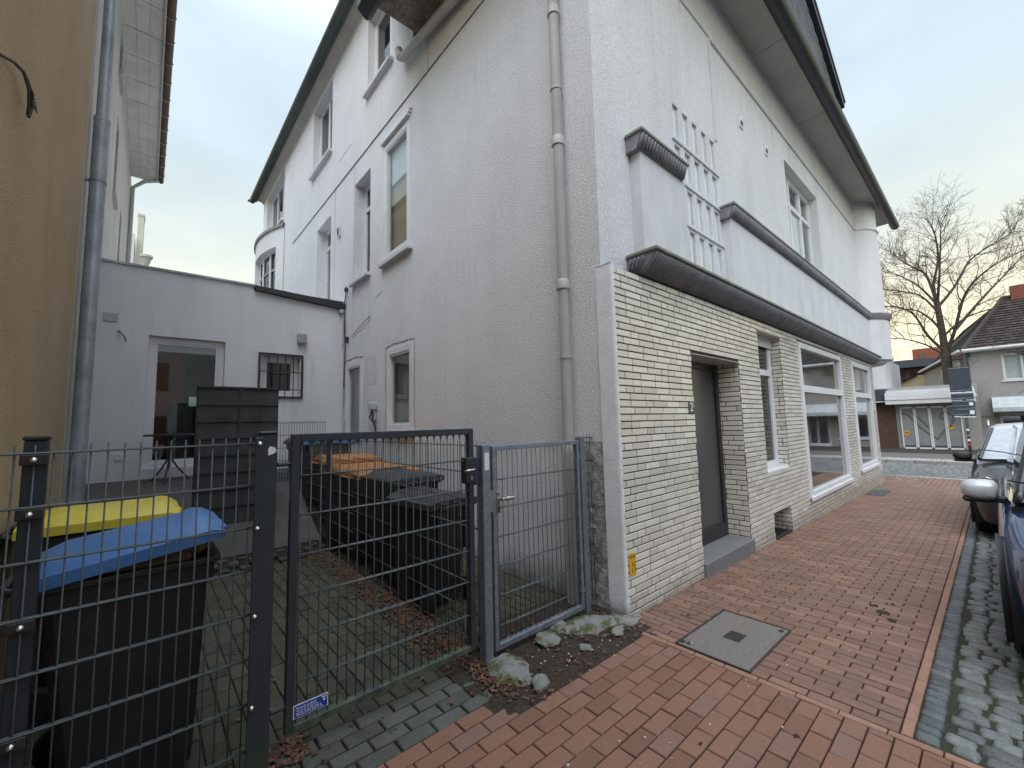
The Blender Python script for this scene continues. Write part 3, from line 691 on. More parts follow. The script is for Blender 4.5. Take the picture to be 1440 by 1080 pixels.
mb=MB(); mb.quad((-.95,-.5,7.9),(15.2,-.5,7.9),(13.5,6,12.6),(1,6,12.6)); mb.quad((-.95,-.5,7.9),(1,6,12.6),(-.95,3.4,7.9),(-.95,3.4,7.9)); mb.quad((15.2,-.5,7.9),(15.2,12,7.9),(13.5,12,12.6),(13.5,6,12.6))
mb.quad((-.95,3.41,7.85),(0,3.41,7.85),(.9,3.61,9.2),(-.9,3.41,7.9)); mb.build('lower_roof','slate',house)
# slated gable above the street gutter
GX=9.2
mb=MB(); mb.poly([(-.4,-.27,7.8),(GX,-.27,7.8),(GX,-.27,9.10),(-.4,-.27,13.9)]); mb.quad((GX,-.27,7.8),(GX,4,7.8),(GX,4,9.1),(GX,-.27,9.1)); mb.build('gable_wall','mortar',house)
mb=MB()
zz=7.85; k=0
while zz<13.6:
    x=-.4-(.1 if k%2 else 0)
    while x<GX:
        if zz+.14<9.12+(GX-x-.2)*.5 : 
            a=max(x,-.4); b=min(x+.195,GX); q=[(a,-.285,zz),(b,-.285,zz),(b,-.275,zz+.16),(a,-.275,zz+.16)]; mb.quad(*q)
        x+=.2
    zz+=.14; k+=1
mb.build('slate_cladding','slate',house)
mb=MB(); mb.prism([(9.36,8.98),(9.42,9.12),(0,13.82),(0,13.62)],-.37,-.20,1); mb.build('verge_board','gutter_black',house,bevel=.01)
mb=MB(); mb.prism([(9.42,9.13),(9.44,9.18),(0,13.90),(0,13.84)],-.39,5,1); mb.build('gable_roof','slate',house)
# rear block roof
mb=MB(); mb.tube([(-.32,3.2,10.30),(-.32,15.85,10.30)],.10,n=12); mb.box(-.26,-.20,3.3,15.7,10.22,10.5); mb.tube([(-.30,15.7,10.27),(-.42,15.95,10.33)],.05,n=8)
mb.build('side_gutter','gutter_grey',house,smooth='auto')
mb=MB(); mb.quad((.01,3.4,10.10),(.01,15.5,10.10),(-.24,15.5,10.30),(-.24,3.4,10.30)); mb.quad((-.24,3.4,10.29),(.02,3.4,10.29),(.02,3.4,10.09),(-.2,3.4,10.28)); mb.box(-.24,9,15.42,15.7,10.28,10.34); mb.build('side_soffit','soffit',house)
mb=MB(); mb.quad((-.35,3.3,10.42),(-.35,15.8,10.42),(5,12,14.5),(5,6,14.5)); mb.quad((-.35,3.3,10.42),(5,6,14.5),(9,6,14.5),(9,3.3,10.42)); mb.build('upper_roof','slate',house)
# rear bow
RB=(3.85,13.85); RR=4.27
def rp(u,z,d): return (RB[0]-(RR-d)*math.cos(u),RB[1]+(RR-d)*math.sin(u),z)
a1=math.asin(1.82/RR)
mb=MB(); wallmesh(mb,rp,(-a1,a1),(-.3,7.95),[(R(-20),R(7),5.2,7.35,.22)],seg=16); mb.build('rear_bow','render_side',house)
mb=MB()
for u0,u1 in zip(lin(-a1,a1,16),lin(-a1,a1,16)[1:]):
    for za,zb,e in ((7.93,8.02,.05),):
        A=[rp(u,z,d) for u,z,d in ((u0,za,-e),(u1,za,-e),(u1,zb,-e),(u0,zb,-e))]; mb.quad(*A); mb.quad(rp(u0,zb,-e),rp(u1,zb,-e),rp(u1,zb+.15,.4),rp(u0,zb+.15,.4)); mb.quad(rp(u0,za,-e),rp(u1,za,-e),rp(u1,za,.2),rp(u0,za,.2))
mb.build('bow_roof','cornice_top',house)
g=MB(); wallmesh(g,lambda u,z,d:rp(u,z,d+.2),(R(-20.5),R(7.5)),(5.1,7.4),[],seg=5); wf=g.build('bow_window','glass_dark',house)
g=MB()
for u in (-20,-11.5,-2.5,6.6):
    q=rp(R(u),5.2,.17); g.tube([q,(q[0],q[1],7.35)],.035,n=4)
for z in (5.22,6.72,7.32): g.tube([rp(R(u),z,.17) for u in (-20,-11,-2,7)],.035,n=4)
g.build('frame','upvc',wf)
# downpipe at the corner + long drain under the eave
mb=MB(); DX,DY=-.085,.50
mb.tube([(-.5,-.48,7.62),(-.42,-.2,7.45),(-.12,.42,7.25),(DX,DY,7.1),(DX,DY,1.35)],.052,n=14)
mb.tube([(DX,DY,1.36),(DX,DY,-.05)],.062,n=14)
for z in (1.36,2.9,4.35,5.75): mb.lathe([(.052,-.05),(.064,-.045),(.064,.03),(.056,.045),(.052,.05)],(DX,DY,z),16)
mb.build('downpipe','pvc_grey',house,smooth='auto')
mb=MB()
for z in (2.2,4.9): mb=MB(); mb.lathe([(.056,-.012),(.060,-.012),(.060,.012),(.056,.012)],(DX,DY,z),16); mb.box(DX,0,DY-.012,DY+.012,z-.01,z+.01); mb.build('pipe_clip','pvc_grey',house)
mb=MB(); mb.tube([(-.14,3.86,7.80),(-.12,3.84,7.66),(-.12,3.74,7.58),(-.12,.9,7.18),(-.1,.56,7.12)],.065,n=14)
mb.lathe([(.065,-.04),(.078,-.035),(.078,.035),(.065,.04)],(-.12,3.79,7.64),14); mb.build('drain_pipe','pvc_grey',house,smooth='auto')
# mouldy patch of wall behind the fence end
mb=MB(); I=[[mb.p(-.004-.008*mn.noise(Vector((y*14,z*14,2))),y,z) for z in lin(0,1.42,40)] for y in lin(.18,.44,10)]
for i in range(10):
    for j in range(40): mb.f.append([I[i][j],I[i+1][j],I[i+1][j+1],I[i][j+1]])
mb.build('weathered_render','mould',house,smooth=True)
# ground-floor details on the side wall
mb=MB(); mb.box(-.12,0,4.93,5.05,1.88,2.02,b=.02); mb.box(-.05,0,4.96,5.1,1.70,1.85,b=.01); o=mb.build('junction_box','pvc_grey',house)
mb=MB(); mb.tube([(-.06,5.0,1.9),(-.07,4.98,1.7),(-.03,4.95,1.6),(-.02,4.95,.8)],.012,n=6); mb.tube([(-.06,5.02,1.9),(-.09,5.08,1.75),(-.04,5.0,1.66)],.012,n=6); mb.build('cable','black_metal',o)
mb=MB(); mb.tube([(-.02,6.5,4.5),(-.03,6.48,4.3),(-.05,6.52,4.1),(-.02,6.5,3.2),(-.03,6.52,2.4)],.010,n=6); mb.box(-.06,0,6.42,6.5,4.38,4.46,b=.01); mb.box(-.05,0,6.35,6.42,3.3,3.42,b=.01); mb.build('cable','black_metal',house)
g=MB(); g.box(-.05,0,6.9,7.02,5.75,5.95,b=.004); o=g.build('wall_vent','upvc_grey',house); g=MB(); g.box(-.055,-.049,6.92,7.0,5.78,5.92); g.build('vent_slot','sign_ink',o)

# house-number plate and gas marker
def plate(name,label,cat,org,w,h,m,lines,back=(0,-1,0)):
    t=thing(name,label,cat,org)
    g=MB(); g.box(-w/2,w/2,-.004,0,-h/2,h/2,b=.0015); g.build('plate',m,t)
    for s,sz,dz,mm,dx in lines:
        text('lettering',s,sz,mm,t,Matrix.Translation((dx,-.0048,dz))@Matrix.Rotation(R(90),4,'X'))
    return t
plate('house_number_plate','small dark blue house number plate left of the front door','number plate',(1.30,-.004,1.72),.105,.13,'navy_sign',[('2',.13,.0,'sign_white',0)])
plate('gas_marker_plate','small yellow gas marker plate at the lower left of the brick wall','marker plate',(.085,-.004,.405),.10,.18,'yellow_sign',[('G 50',.036,.06,'sign_ink',0),('1,1',.05,.0,'sign_ink',.012),('1 7',.05,-.055,'sign_ink',.012)])

# ---------------- annex across the back of the yard ----------------
ann=thing('annex','low flat-roofed white annex at the back of the yard','building',(0,6.6,0))
adoor=(-3.05,-2.04,1.03,3.13); bw=(-1.48,-.83,2.2,2.97)
mb=MB(); wallmesh(mb,lambda u,z,d:(u,d,z),(-3.70,-1.64),(.4,4.20),[adoor+(.16,)]); wallmesh(mb,lambda u,z,d:(u,.03+d,z),(-1.64,-.002),(.4,4.15),[bw+(.2,)])
mb.quad((-1.64,0,.4),(-1.64,.03,.4),(-1.64,.03,4.2),(-1.64,0,4.2)); mb.quad((-3.7,0,4.2),(-.01,0,4.2),(-.01,7,4.2),(-3.7,7,4.2))
mb.quad((-3.7,7,.4),(-.01,7,.4),(-.01,7,4.2),(-3.7,7,4.2)); mb.quad((-3.7,0,.4),(-3.7,7,.4),(-3.7,7,4.2),(-3.7,0,4.2)); mb.quad((-3.7,.02,.4),(-.01,.02,.4),(-.01,7,.4),(-3.7,7,.4))
mb.build('wall','annex_wall',ann)
boxobj('roof_capping','zinc',ann,-3.66,-1.60,-.04,.2,4.20,4.235)
mb=MB(); mb.prism([(-1.62,4.13),(-1.62,4.22),(-.01,4.15),(-.01,4.02)],-.06,.3,1); mb.build('roof_edge','black_metal',ann,bevel=.004)
dW=adoor[1]-adoor[0]; dH=adoor[3]-adoor[2]
o=window(ann,Matrix(((1,0,0,adoor[0]),(0,-1,0,.10),(0,0,1,adoor[2]),(0,0,0,1))),dW,dH,ft=.09,gm='glass',name='terrace_door',sash=True,label='white framed glass terrace door')
g=MB(); g.box(.05,.5,.5,.52,.2,1.95); q=g.build('interior_wall','room_red',o); q.location=(adoor[0],0,adoor[2])
g=MB(); g.quad((-.3,.9,-.1),(1.4,.9,-.1),(1.4,.9,2.2),(-.3,.9,2.2)); g.quad((-.3,.1,0),(1.4,.1,0),(1.4,.9,0),(-.3,.9,0)); g.quad((-.3,.12,0),(-.3,.9,0),(-.3,.9,2.2),(-.3,.12,2.2)); g.quad((1.4,.12,0),(1.4,.9,0),(1.4,.9,2.2),(1.4,.12,2.2)); g.quad((-.3,.12,2.2),(1.4,.12,2.2),(1.4,.9,2.2),(-.3,.9,2.2))
g.box(.3,.62,.3,.5,.1,1.05); g.box(.55,.75,.28,.30,1.1,1.32); q=g.build('interior','room_dark',o); q.location=(adoor[0],.02,adoor[2])
g=MB(); g.box(.55,.72,.155,.16,.98,1.14); q=g.build('notice','sign_white',o); q.location=(adoor[0],0,adoor[2])
o=window(ann,Matrix(((1,0,0,bw[0]),(0,-1,0,.18),(0,0,1,bw[2]),(0,0,0,1))),bw[1]-bw[0],bw[3]-bw[2],ft=.09,gm='glass_dark',name='barred_window')
g=MB(); X0,X1=bw[0]-.02,bw[1]+.02
g.box(X0,X1,-.02,.03,bw[2]-.03,bw[2]+.0); g.box(X0,X1,-.02,.03,bw[3],bw[3]+.03); g.box(X0-.03,X0,-.02,.03,bw[2]-.03,bw[3]+.03); g.box(X1,X1+.03,-.02,.03,bw[2]-.03,bw[3]+.03)
for i in range(1,5): g.box(X0+i*.138-.007,X0+i*.138+.007,-.005,.01,bw[2],bw[3])
for z in (bw[2]+.12,bw[2]+.45): g.box(X0,X1,.0,.012,z,z+.016)
g.build('window_bars','black_metal',o)
g=MB(); g.box(-.90,-.74,-.10,.03,3.22,3.42,b=.012)
for i in range(6): g.box(-.89,-.75,-.108,-.10,3.24+i*.028,3.254+i*.028)
g.build('vent_box','pvc_grey',ann)
boxobj('wall_plate','pvc_grey',ann,-3.58,-3.42,-.02,.0,3.28,3.42,b=.006)
g=MB(); g.tube([(-3.40,0,3.15),(-3.38,-.08,3.12),(-3.33,-.12,3.05),(-3.31,-.10,2.98)],.012,n=6); g.build('hook','galv',ann)
boxobj('socket','upvc',ann,-3.36,-3.28,-.02,0,1.18,1.28,b=.004)
g=MB(); g.tube([(-.05,-.04,4.02),(-.05,-.04,3.2)],.012,n=6); g.tube([(-.03,-.02,3.2),(-.03,-.02,1.2)],.006,n=5); g.box(-.12,-.01,-.06,.02,3.94,4.02,b=.008); g.build('cable','upvc_grey',ann)
mb=MB()
mb.prism([(3.71,0),(3.75,.0),(6.6,1.0),(6.6,.85)],-3.64,-3.62,0)
# ---------------- neighbouring houses on the left ----------------
tan=thing('tan_house','tan rendered house side wall at the left edge','house',(-3.62,0,0))
mb=MB(); wy=lin(-6,3.86,80)
mb.quad((0,-6,-.3),(0,3.84,-.3),(0,3.84,7.3),(0,-6,7.3)); mb.quad((0,3.84,-.3),(-4,3.84,-.3),(-4,3.84,7.3),(0,3.84,7.3)); mb.quad((0,-6,-.3),(-8,-6,-.3),(-8,-6,7.3),(0,-6,7.3)); mb.quad((-8,-6,7.3),(0,-6,7.3),(0,3.84,7.3),(-8,3.84,7.3))
mb.build('wall','tan_render',tan)
t=thing('hanging_cable_bundle','frayed dead vine stem hanging off the tan wall','vine',(-3.62,1.2,3.45))
mb=MB()
mb.tube([(.01,-.75,-.25),(.02,-.47,-.13),(.03,-.30,-.04),(.04,-.18,.0),(.04,-.09,.015),(.04,-.02,-.01),(.04,.0,-.07)],.008,n=6)
mb.tube([(.04,-.16,.0),(.055,-.12,-.06),(.05,-.07,-.10),(.04,-.02,-.14)],.006,n=6); mb.tube([(.04,-.1,.01),(.055,-.05,-.03),(.05,.0,-.08),(.045,-.02,-.15)],.008,n=6)
for k in range(5): mb.tube([(.04,-.01,-.02-.012*k),(.05,.05,.0-.012*k),(.045,.10+.015*k,.03-.012*k)],.003,n=4)
mb.build('stem','bark',t)
t.name='dead_vine'
wh=thing('white_house','cream white house with wide board eaves behind the tan house','house',(-3.66,0,0))
mb=MB(); wallmesh(mb,lambda u,z,d:(-d,u,z),(3.86,15.0),(-.3,9.03),[(8.0,8.6,5.9,7.4,.12),(10.3,10.9,5.2,6.6,.12),(7.6,8.2,8.0,8.9,.12)]); mb.quad((0,15,-.3),(-8,15,-.3),(-8,15,9.03),(0,15,9.03))
mb.build('wall','white_house',wh)
for (y0,y1,z0,z1) in ((8.0,8.6,5.9,7.4),(10.3,10.9,5.2,6.6),(7.6,8.2,8.0,8.9)):
    o=boxobj('window','glass_dark',wh,-.11,-.09,y0,y1,z0,z1); boxobj('sill','pvc_grey',o,-.1,.06,y0-.04,y1+.04,z0-.05,z0,b=.006)
mb=MB()
for i in range(13):
    y=3.9+i*.76
    for j in range(3): mb.box(.0+.19*j,.185+.19*j,y,y+.745,9.0+random.uniform(0,.006),9.03)
mb.build('soffit_board','soffit_pale',wh)
mb=MB(); mb.box(-.6,.60,3.86,13.6,9.03,9.1); mb.box(.57,.60,3.86,13.6,8.95,9.03); mb.build('eave','white_house',wh)
mb=MB(); mb.tube([(.66,3.7,9.03),(.66,13.65,9.03)],.07,n=10); mb.build('gutter','copper',wh,smooth='auto')
for i in range(16):
    mb=MB(); y=3.9+i*.62; mb.tube([(.66+.075*math.cos(t_),y,9.03+.075*math.sin(t_)) for t_ in lin(math.pi,2*math.pi,8)],.01,n=4); mb.build('gutter_bracket','zinc',wh)
mb=MB(); mb.tube([(.62,13.5,8.97),(.3,13.55,8.85),(.06,13.6,8.6),(.06,13.6,3)],.05,n=10); mb.build('downpipe','pvc_grey',wh,smooth='auto')
mb=MB(); mb.tube([(.10,4.40,0.3),(.10,4.40,5.2)],.070,n=18); mb.tube([(.10,4.40,5.15),(.10,4.40,9)],.057,n=18); mb.build('standpipe','zinc',wh,smooth='auto')
mb=MB(); mb.lathe([(.070,-.015),(.076,-.012),(.076,.012),(.070,.015)],(.10,4.40,4.45),18); mb.box(0,.05,4.38,4.42,4.44,4.46); mb.build('pipe_clip','galv',wh)
mb=MB(); mb.lathe([(.057,-.03),(.073,-.02),(.073,.02),(.057,.03)],(.10,4.40,5.2),18); mb.build('pipe_collar','zinc',wh)
mb=MB(); mb.quad((.7,3.86,9.1),(.7,13.7,9.1),(-4,13.7,13),(-4,3.86,13)); mb.build('roof','roof_tile',wh)
t=thing('rear_house','pale house gable far behind the annex roof','house',(-3.9,24,0))
mb=MB(); mb.box(-5,.10,0,8,0,11.0); mb.build('wall','far_white',t); mb=MB(); mb.box(.16,.40,.4,1.2,9,12.1,b=.01); mb.box(.14,.42,.38,1.22,12.1,12.2); mb.build('chimney','white_house',t)
t=thing('flue','grey metal flue with conical cowl behind the annex','flue',(-3.3,20,0))
mb=MB(); mb.lathe([(.05,4),(.05,8.25),(.08,8.3),(.17,8.6),(.21,8.65),(.21,8.74),(.08,8.8)],(0,0,0),14); mb.build('cowl','pvc_grey',t)

# ---------------- fences and gates ----------------
FY=.30
def rods(T,x0,x1,zs,ztop,zbot,pitch=.05,rv=.0034,rh=.0043,m='wire_green',parent=None,flat=False,over=.03,name='mesh',weld=False):
    mb=MB(T); n=int(round((x1-x0)/pitch))
    for i in range(n+1):
        x=x0+(x1-x0)*i/n; b=random.uniform(-.0015,.0015)
        mb.tube([(x,b,zbot),(x+b,b,(zbot+ztop)/2),(x,0,ztop+over)],rv,n=6)
    if weld:
        for i in range(n+1):
            x=x0+(x1-x0)*i/n
            for q in (-1,1): mb.tube([(x,0,1.50),(x+q*.004,0,1.522),(x+q*.012,0,1.531)],.003,n=5)
    for z in zs:
        mb.tube([(x0-.02,-.006,z),((x0+x1)/2,-.0065,z-.002),(x1+.02,-.006,z)],rh,n=6)
        mb.tube([(x0-.02,.006,z),(x1+.02,.006,z)],rh,n=6)
    return mb.build(name,m,parent,smooth=True)
def bolts(pts,parent,m='chrome'):
    for p in pts:
        mb=MB(); mb.lathe([(.0,-.012),(.008,-.010),(.012,-.004),(.013,0)],p,10,axis='y'); mb.build('bolt',m,parent,smooth=True)
fen=thing('mesh_fence','dark green wire mesh fence panel in front of the blue and yellow bins','fence',(-3.34,FY,0))
rods(None,-1.2,.70,[1.53-.2*k for k in range(8)],1.53,.03,parent=fen)
p=MB(); p.box(-.032,.032,.012,.052,0,1.575,b=.004); p.build('post','anthracite',fen); p=MB(); p.box(-.036,.036,.008,.056,1.575,1.595,b=.006); p.build('post_cap','plastic_black',fen)
for z in (1.53,1.33,.93,.53,.13):
    p=MB(); p.box(-.036,.036,-.016,.02,z-.045,z-.005,b=.003); p.build('clamp','black_metal',fen)
bolts([(0,-.016,z-.025) for z in (1.53,1.33,.93,.53,.13)],fen)
gp=thing('gate_post','thick anthracite steel post between fence and driveway gate','post',(-2.575,FY,0))
p=MB(); p.box(-.035,.045,-.035,.045,-.02,1.57,b=.004); p.build('post','anthracite',gp)
p=MB(); p.box(-.038,.048,-.038,.048,1.57,1.59,b=.008); p.build('post_cap','plastic_black',gp)
p=MB(); p.box(-.050,-.018,-.045,-.035,0,1.56,b=.003); p.build('cover_strip','anthracite',gp)
bolts([(-.034,-.046,z) for z in (1.53,1.13,.73,.33,.03)],gp)
mb=MB(); mb.poly([(.012,-.0365,1.515),(.034,-.0365,1.508),(.042,-.0365,1.49),(.030,-.0365,1.478),(.006,-.0365,1.47),(.004,-.0365,1.50)]); mb.build('torn_sticker','sign_white',gp)
# driveway gate
dg=thing('driveway_gate','wide anthracite framed wire mesh gate with a small blue plate','gate',(-2.46,FY,0))
GW=1.14
p=MB(); f=.04
p.box(0,f,-.02,.02,.12,1.57,b=.003); p.box(GW-f,GW,-.02,.02,.12,1.57,b=.003); p.box(f,GW-f,-.0199,.0199,1.53,1.57,b=.003); p.build('frame','anthracite',dg)
p=MB(); p.box(f,GW-f,-.0199,.0199,.12,.155,b=.003); p.build('bottom_rail','anthracite_moss',dg,label='green mossy bottom rail')
zz=[1.355,1.155,.955,.755,.555,.345]
rods(None,f+.012,GW-f-.012,zz,1.53,.15,parent=dg,over=0,weld=True)
p=MB(); p.box(GW-.075,GW+.012,-.032,.032,1.20,1.375,b=.006); lk=p.build('lock_case','black_metal',dg)
p=MB(); p.tube([(GW-.03,-.03,1.30),(GW-.03,-.075,1.30),(GW-.045,-.085,1.298),(GW-.12,-.085,1.292)],.008,n=8); p.build('handle','chrome',lk,smooth=True)
p=MB(); p.box(GW-.035,GW-.022,-.036,-.030,1.225,1.25); p.build('lock_cylinder','chrome',lk)
p=MB(); p.box(GW-.005,GW+.045,-.03,.03,1.185,1.37,b=.006); p.build('keeper','anthracite',dg)
p=MB(); 
for z in (.25,1.42): p.tube([(-.06,0,z),(0,0,z)],.012,n=8)
p.build('hinge','anthracite',dg)
t=thing('blue_company_plate','small blue enamel company plate low on the driveway gate','plate',(-2.345,FY-.022,.2175))
g=MB(); g.box(-.082,.082,-.002,0,-.031,.031,b=.0005); g.build('border','sign_white',t); g=MB(); g.box(-.077,.077,-.0035,-.001,-.027,.027); g.build('plate','blue_sign',t)
text('lettering','PAACE & MAT',.0155,'sign_white',t,Matrix.Translation((-.071,-.0038,.0135))@Matrix.Rotation(R(90),4,'X'),extrude=.0003,align='LEFT')
g=MB()
for z,a,b in ((.002,-.066,.035),(-.008,-.07,.048),(-.0175,-.066,.06)):
    x=a
    while x<b: l=random.uniform(.008,.02); g.box(x,min(x+l,b),-.0041,-.0034,z-.0017,z+.0017); x+=l+.004
g.build('small_print','sign_white',t)
g=MB(); g.lathe([(.0055,-.0005),(.0055,.0005)],(.062,-.0037,.006),14,axis='y'); g.box(.050,.072,-.0041,-.0034,.016,.022); g.build('emblem','sign_white',t)
# galvanised post and pedestrian gate
gp2=thing('galvanised_post','galvanised square gate post with worn paint patch','post',(-1.235,FY-.02,0))
p=MB(); p.box(-.034,.034,-.034,.034,-.03,1.455,b=.005); p.build('post','galv',gp2); p=MB(); p.box(-.02,.02,-.0355,-.034,1.28,1.40); p.build('paint_patch','sign_white',gp2)
pg=thing('pedestrian_gate','narrow galvanised wire mesh gate with round door knob','gate',(-1.165,FY-.01,0))
PW=.95
p=MB(); f=.034
p.box(0,f,-.02,.02,.05,1.44,b=.003); p.box(PW-f,PW,-.02,.02,.05,1.44,b=.003); p.box(f,PW-f,-.0199,.0199,1.406,1.44,b=.003); p.box(f,PW-f,-.0199,.0199,.05,.09,b=.003)
p.box(-.025,f+.025,-.021,.021,.98,1.13,b=.003)
p.build('frame','galv',pg)
rods(None,f+.02,PW-f-.02,[1.20,1.0,.8,.6,.4,.2],1.41,.08,parent=pg,over=0,m='wire_green')
p=MB(); p.box(.03,.058,-.028,-.02,.97,1.12,b=.003); lp=p.build('lock_plate','chrome',pg)
p=MB(); p.tube([(.044,-.02,1.07),(.044,-.06,1.07)],.010,n=10); p.tube([(.044,-.06,1.07),(.15,-.062,1.07)],.011,n=10); p.lathe([(.0,.078),(.015,.078),(.017,.09),(.017,.145),(.015,.152),(0,.152)],(.0,-.062,1.07),14,axis='x'); p.build('door_knob','chrome',lp,smooth='auto')
p=MB(); p.lathe([(.008,-.004),(.008,.0)],(.044,-.028,1.0),12,axis='y'); p.build('keyhole','sign_ink',lp)
for z in (.2,1.3):
    p=MB(); p.tube([(PW,0,z),(PW+.035,0,z)],.010,n=8); p.lathe([(.014,-.02),(.014,.02)],(PW+.012,0,z),10); p.build('hinge','galv',pg)
ef=thing('fence_end_panel','short wire mesh infill between gate post and house corner','fence',(-.165,FY,0))
p=MB(); p.box(-.03,.03,-.03,.03,-.03,1.47,b=.004); p.build('post','galv',ef)
rods(None,.045,.175,[1.46,1.26,1.06,.86,.66,.46,.26,.1],1.46,.08,pitch=.045,parent=ef,m='wire_dark')
# inner fence along the bins
inf=thing('inner_mesh_fence','dark wire mesh fence running back from the gate along the bin row','fence',(-1.18,.34,0))
T=Matrix.Rotation(R(90),4,'Z')
rods(T,.0,2.5,[1.44-.2*k for k in range(8)],1.44,.06,parent=inf,m='wire_dark')
rods(T,2.5,4.4,[1.40-.2*k for k in range(7)],1.40,.06,parent=inf,m='wire_dark')
for yy in (3.38,):
    p=MB(); p.box(-.03,.03,yy-.02,yy+.02,-.1,1.44,b=.004); p.build('post','anthracite',inf)
tf=thing('terrace_fence','short piece of dark wire fence standing on the terrace','fence',(-1.43,5.45,.7))
rods(None,0,.72,[.99-.2*k for k in range(5)],.99,.0,parent=tf,m='wire_dark',pitch=.04)
# privacy screen
ps=thing('privacy_screen','black stained wooden board privacy screen behind the fence','screen',(-2.08,4.6,.35))
z=.03; k=0
mb=MB()
while z<1.76:
    h=.225; mb.T=Matrix.Rotation(0,4,'X')
    mb.prism([(-.012-.018,z),(-.006,z+h+.02),(.004,z+h+.02),(-.002-.018,z)],-.455,.455,0); z+=h-.004; k+=1
mb.build('board','wood_black',ps)
mb=MB()
for x in (-.45,0.0,.45): mb.box(x-.02,x+.02,.006,.045,0,1.82,b=.003)
mb.box(-.47,.47,-.035,.045,1.80,1.825,b=.003); mb.box(-.012,.012,-.036,-.02,.03,1.8); mb.build('batten','wood_black',ps)
# bistro table
bt=thing('bistro_table','small black metal bistro table on the terrace by the glass door','table',(-2.74,6.0,.86))
mb=MB(); mb.lathe([(0,.70),(.30,.70),(.312,.695),(.312,.675),(.30,.67),(0,.67)],(0,0,0),28); mb.build('table_top','black_metal',bt,smooth='auto')
mb=MB(); mb.tube([(0,0,.67),(0,0,.2)],.02,n=8); mb.build('column','black_metal',bt)
for k in range(3):
    a=k*2.094+.3; mb=MB(); mb.tube([(.02*math.cos(a),.02*math.sin(a),.34),(.12*math.cos(a),.12*math.sin(a),.18),(.27*math.cos(a),.27*math.sin(a),0)],.012,n=6)
    mb.tube([(.02*math.cos(a),.02*math.sin(a),.55),(.14*math.cos(a),.14*math.sin(a),.66)],.008,n=6); mb.build('leg','black_metal',bt)

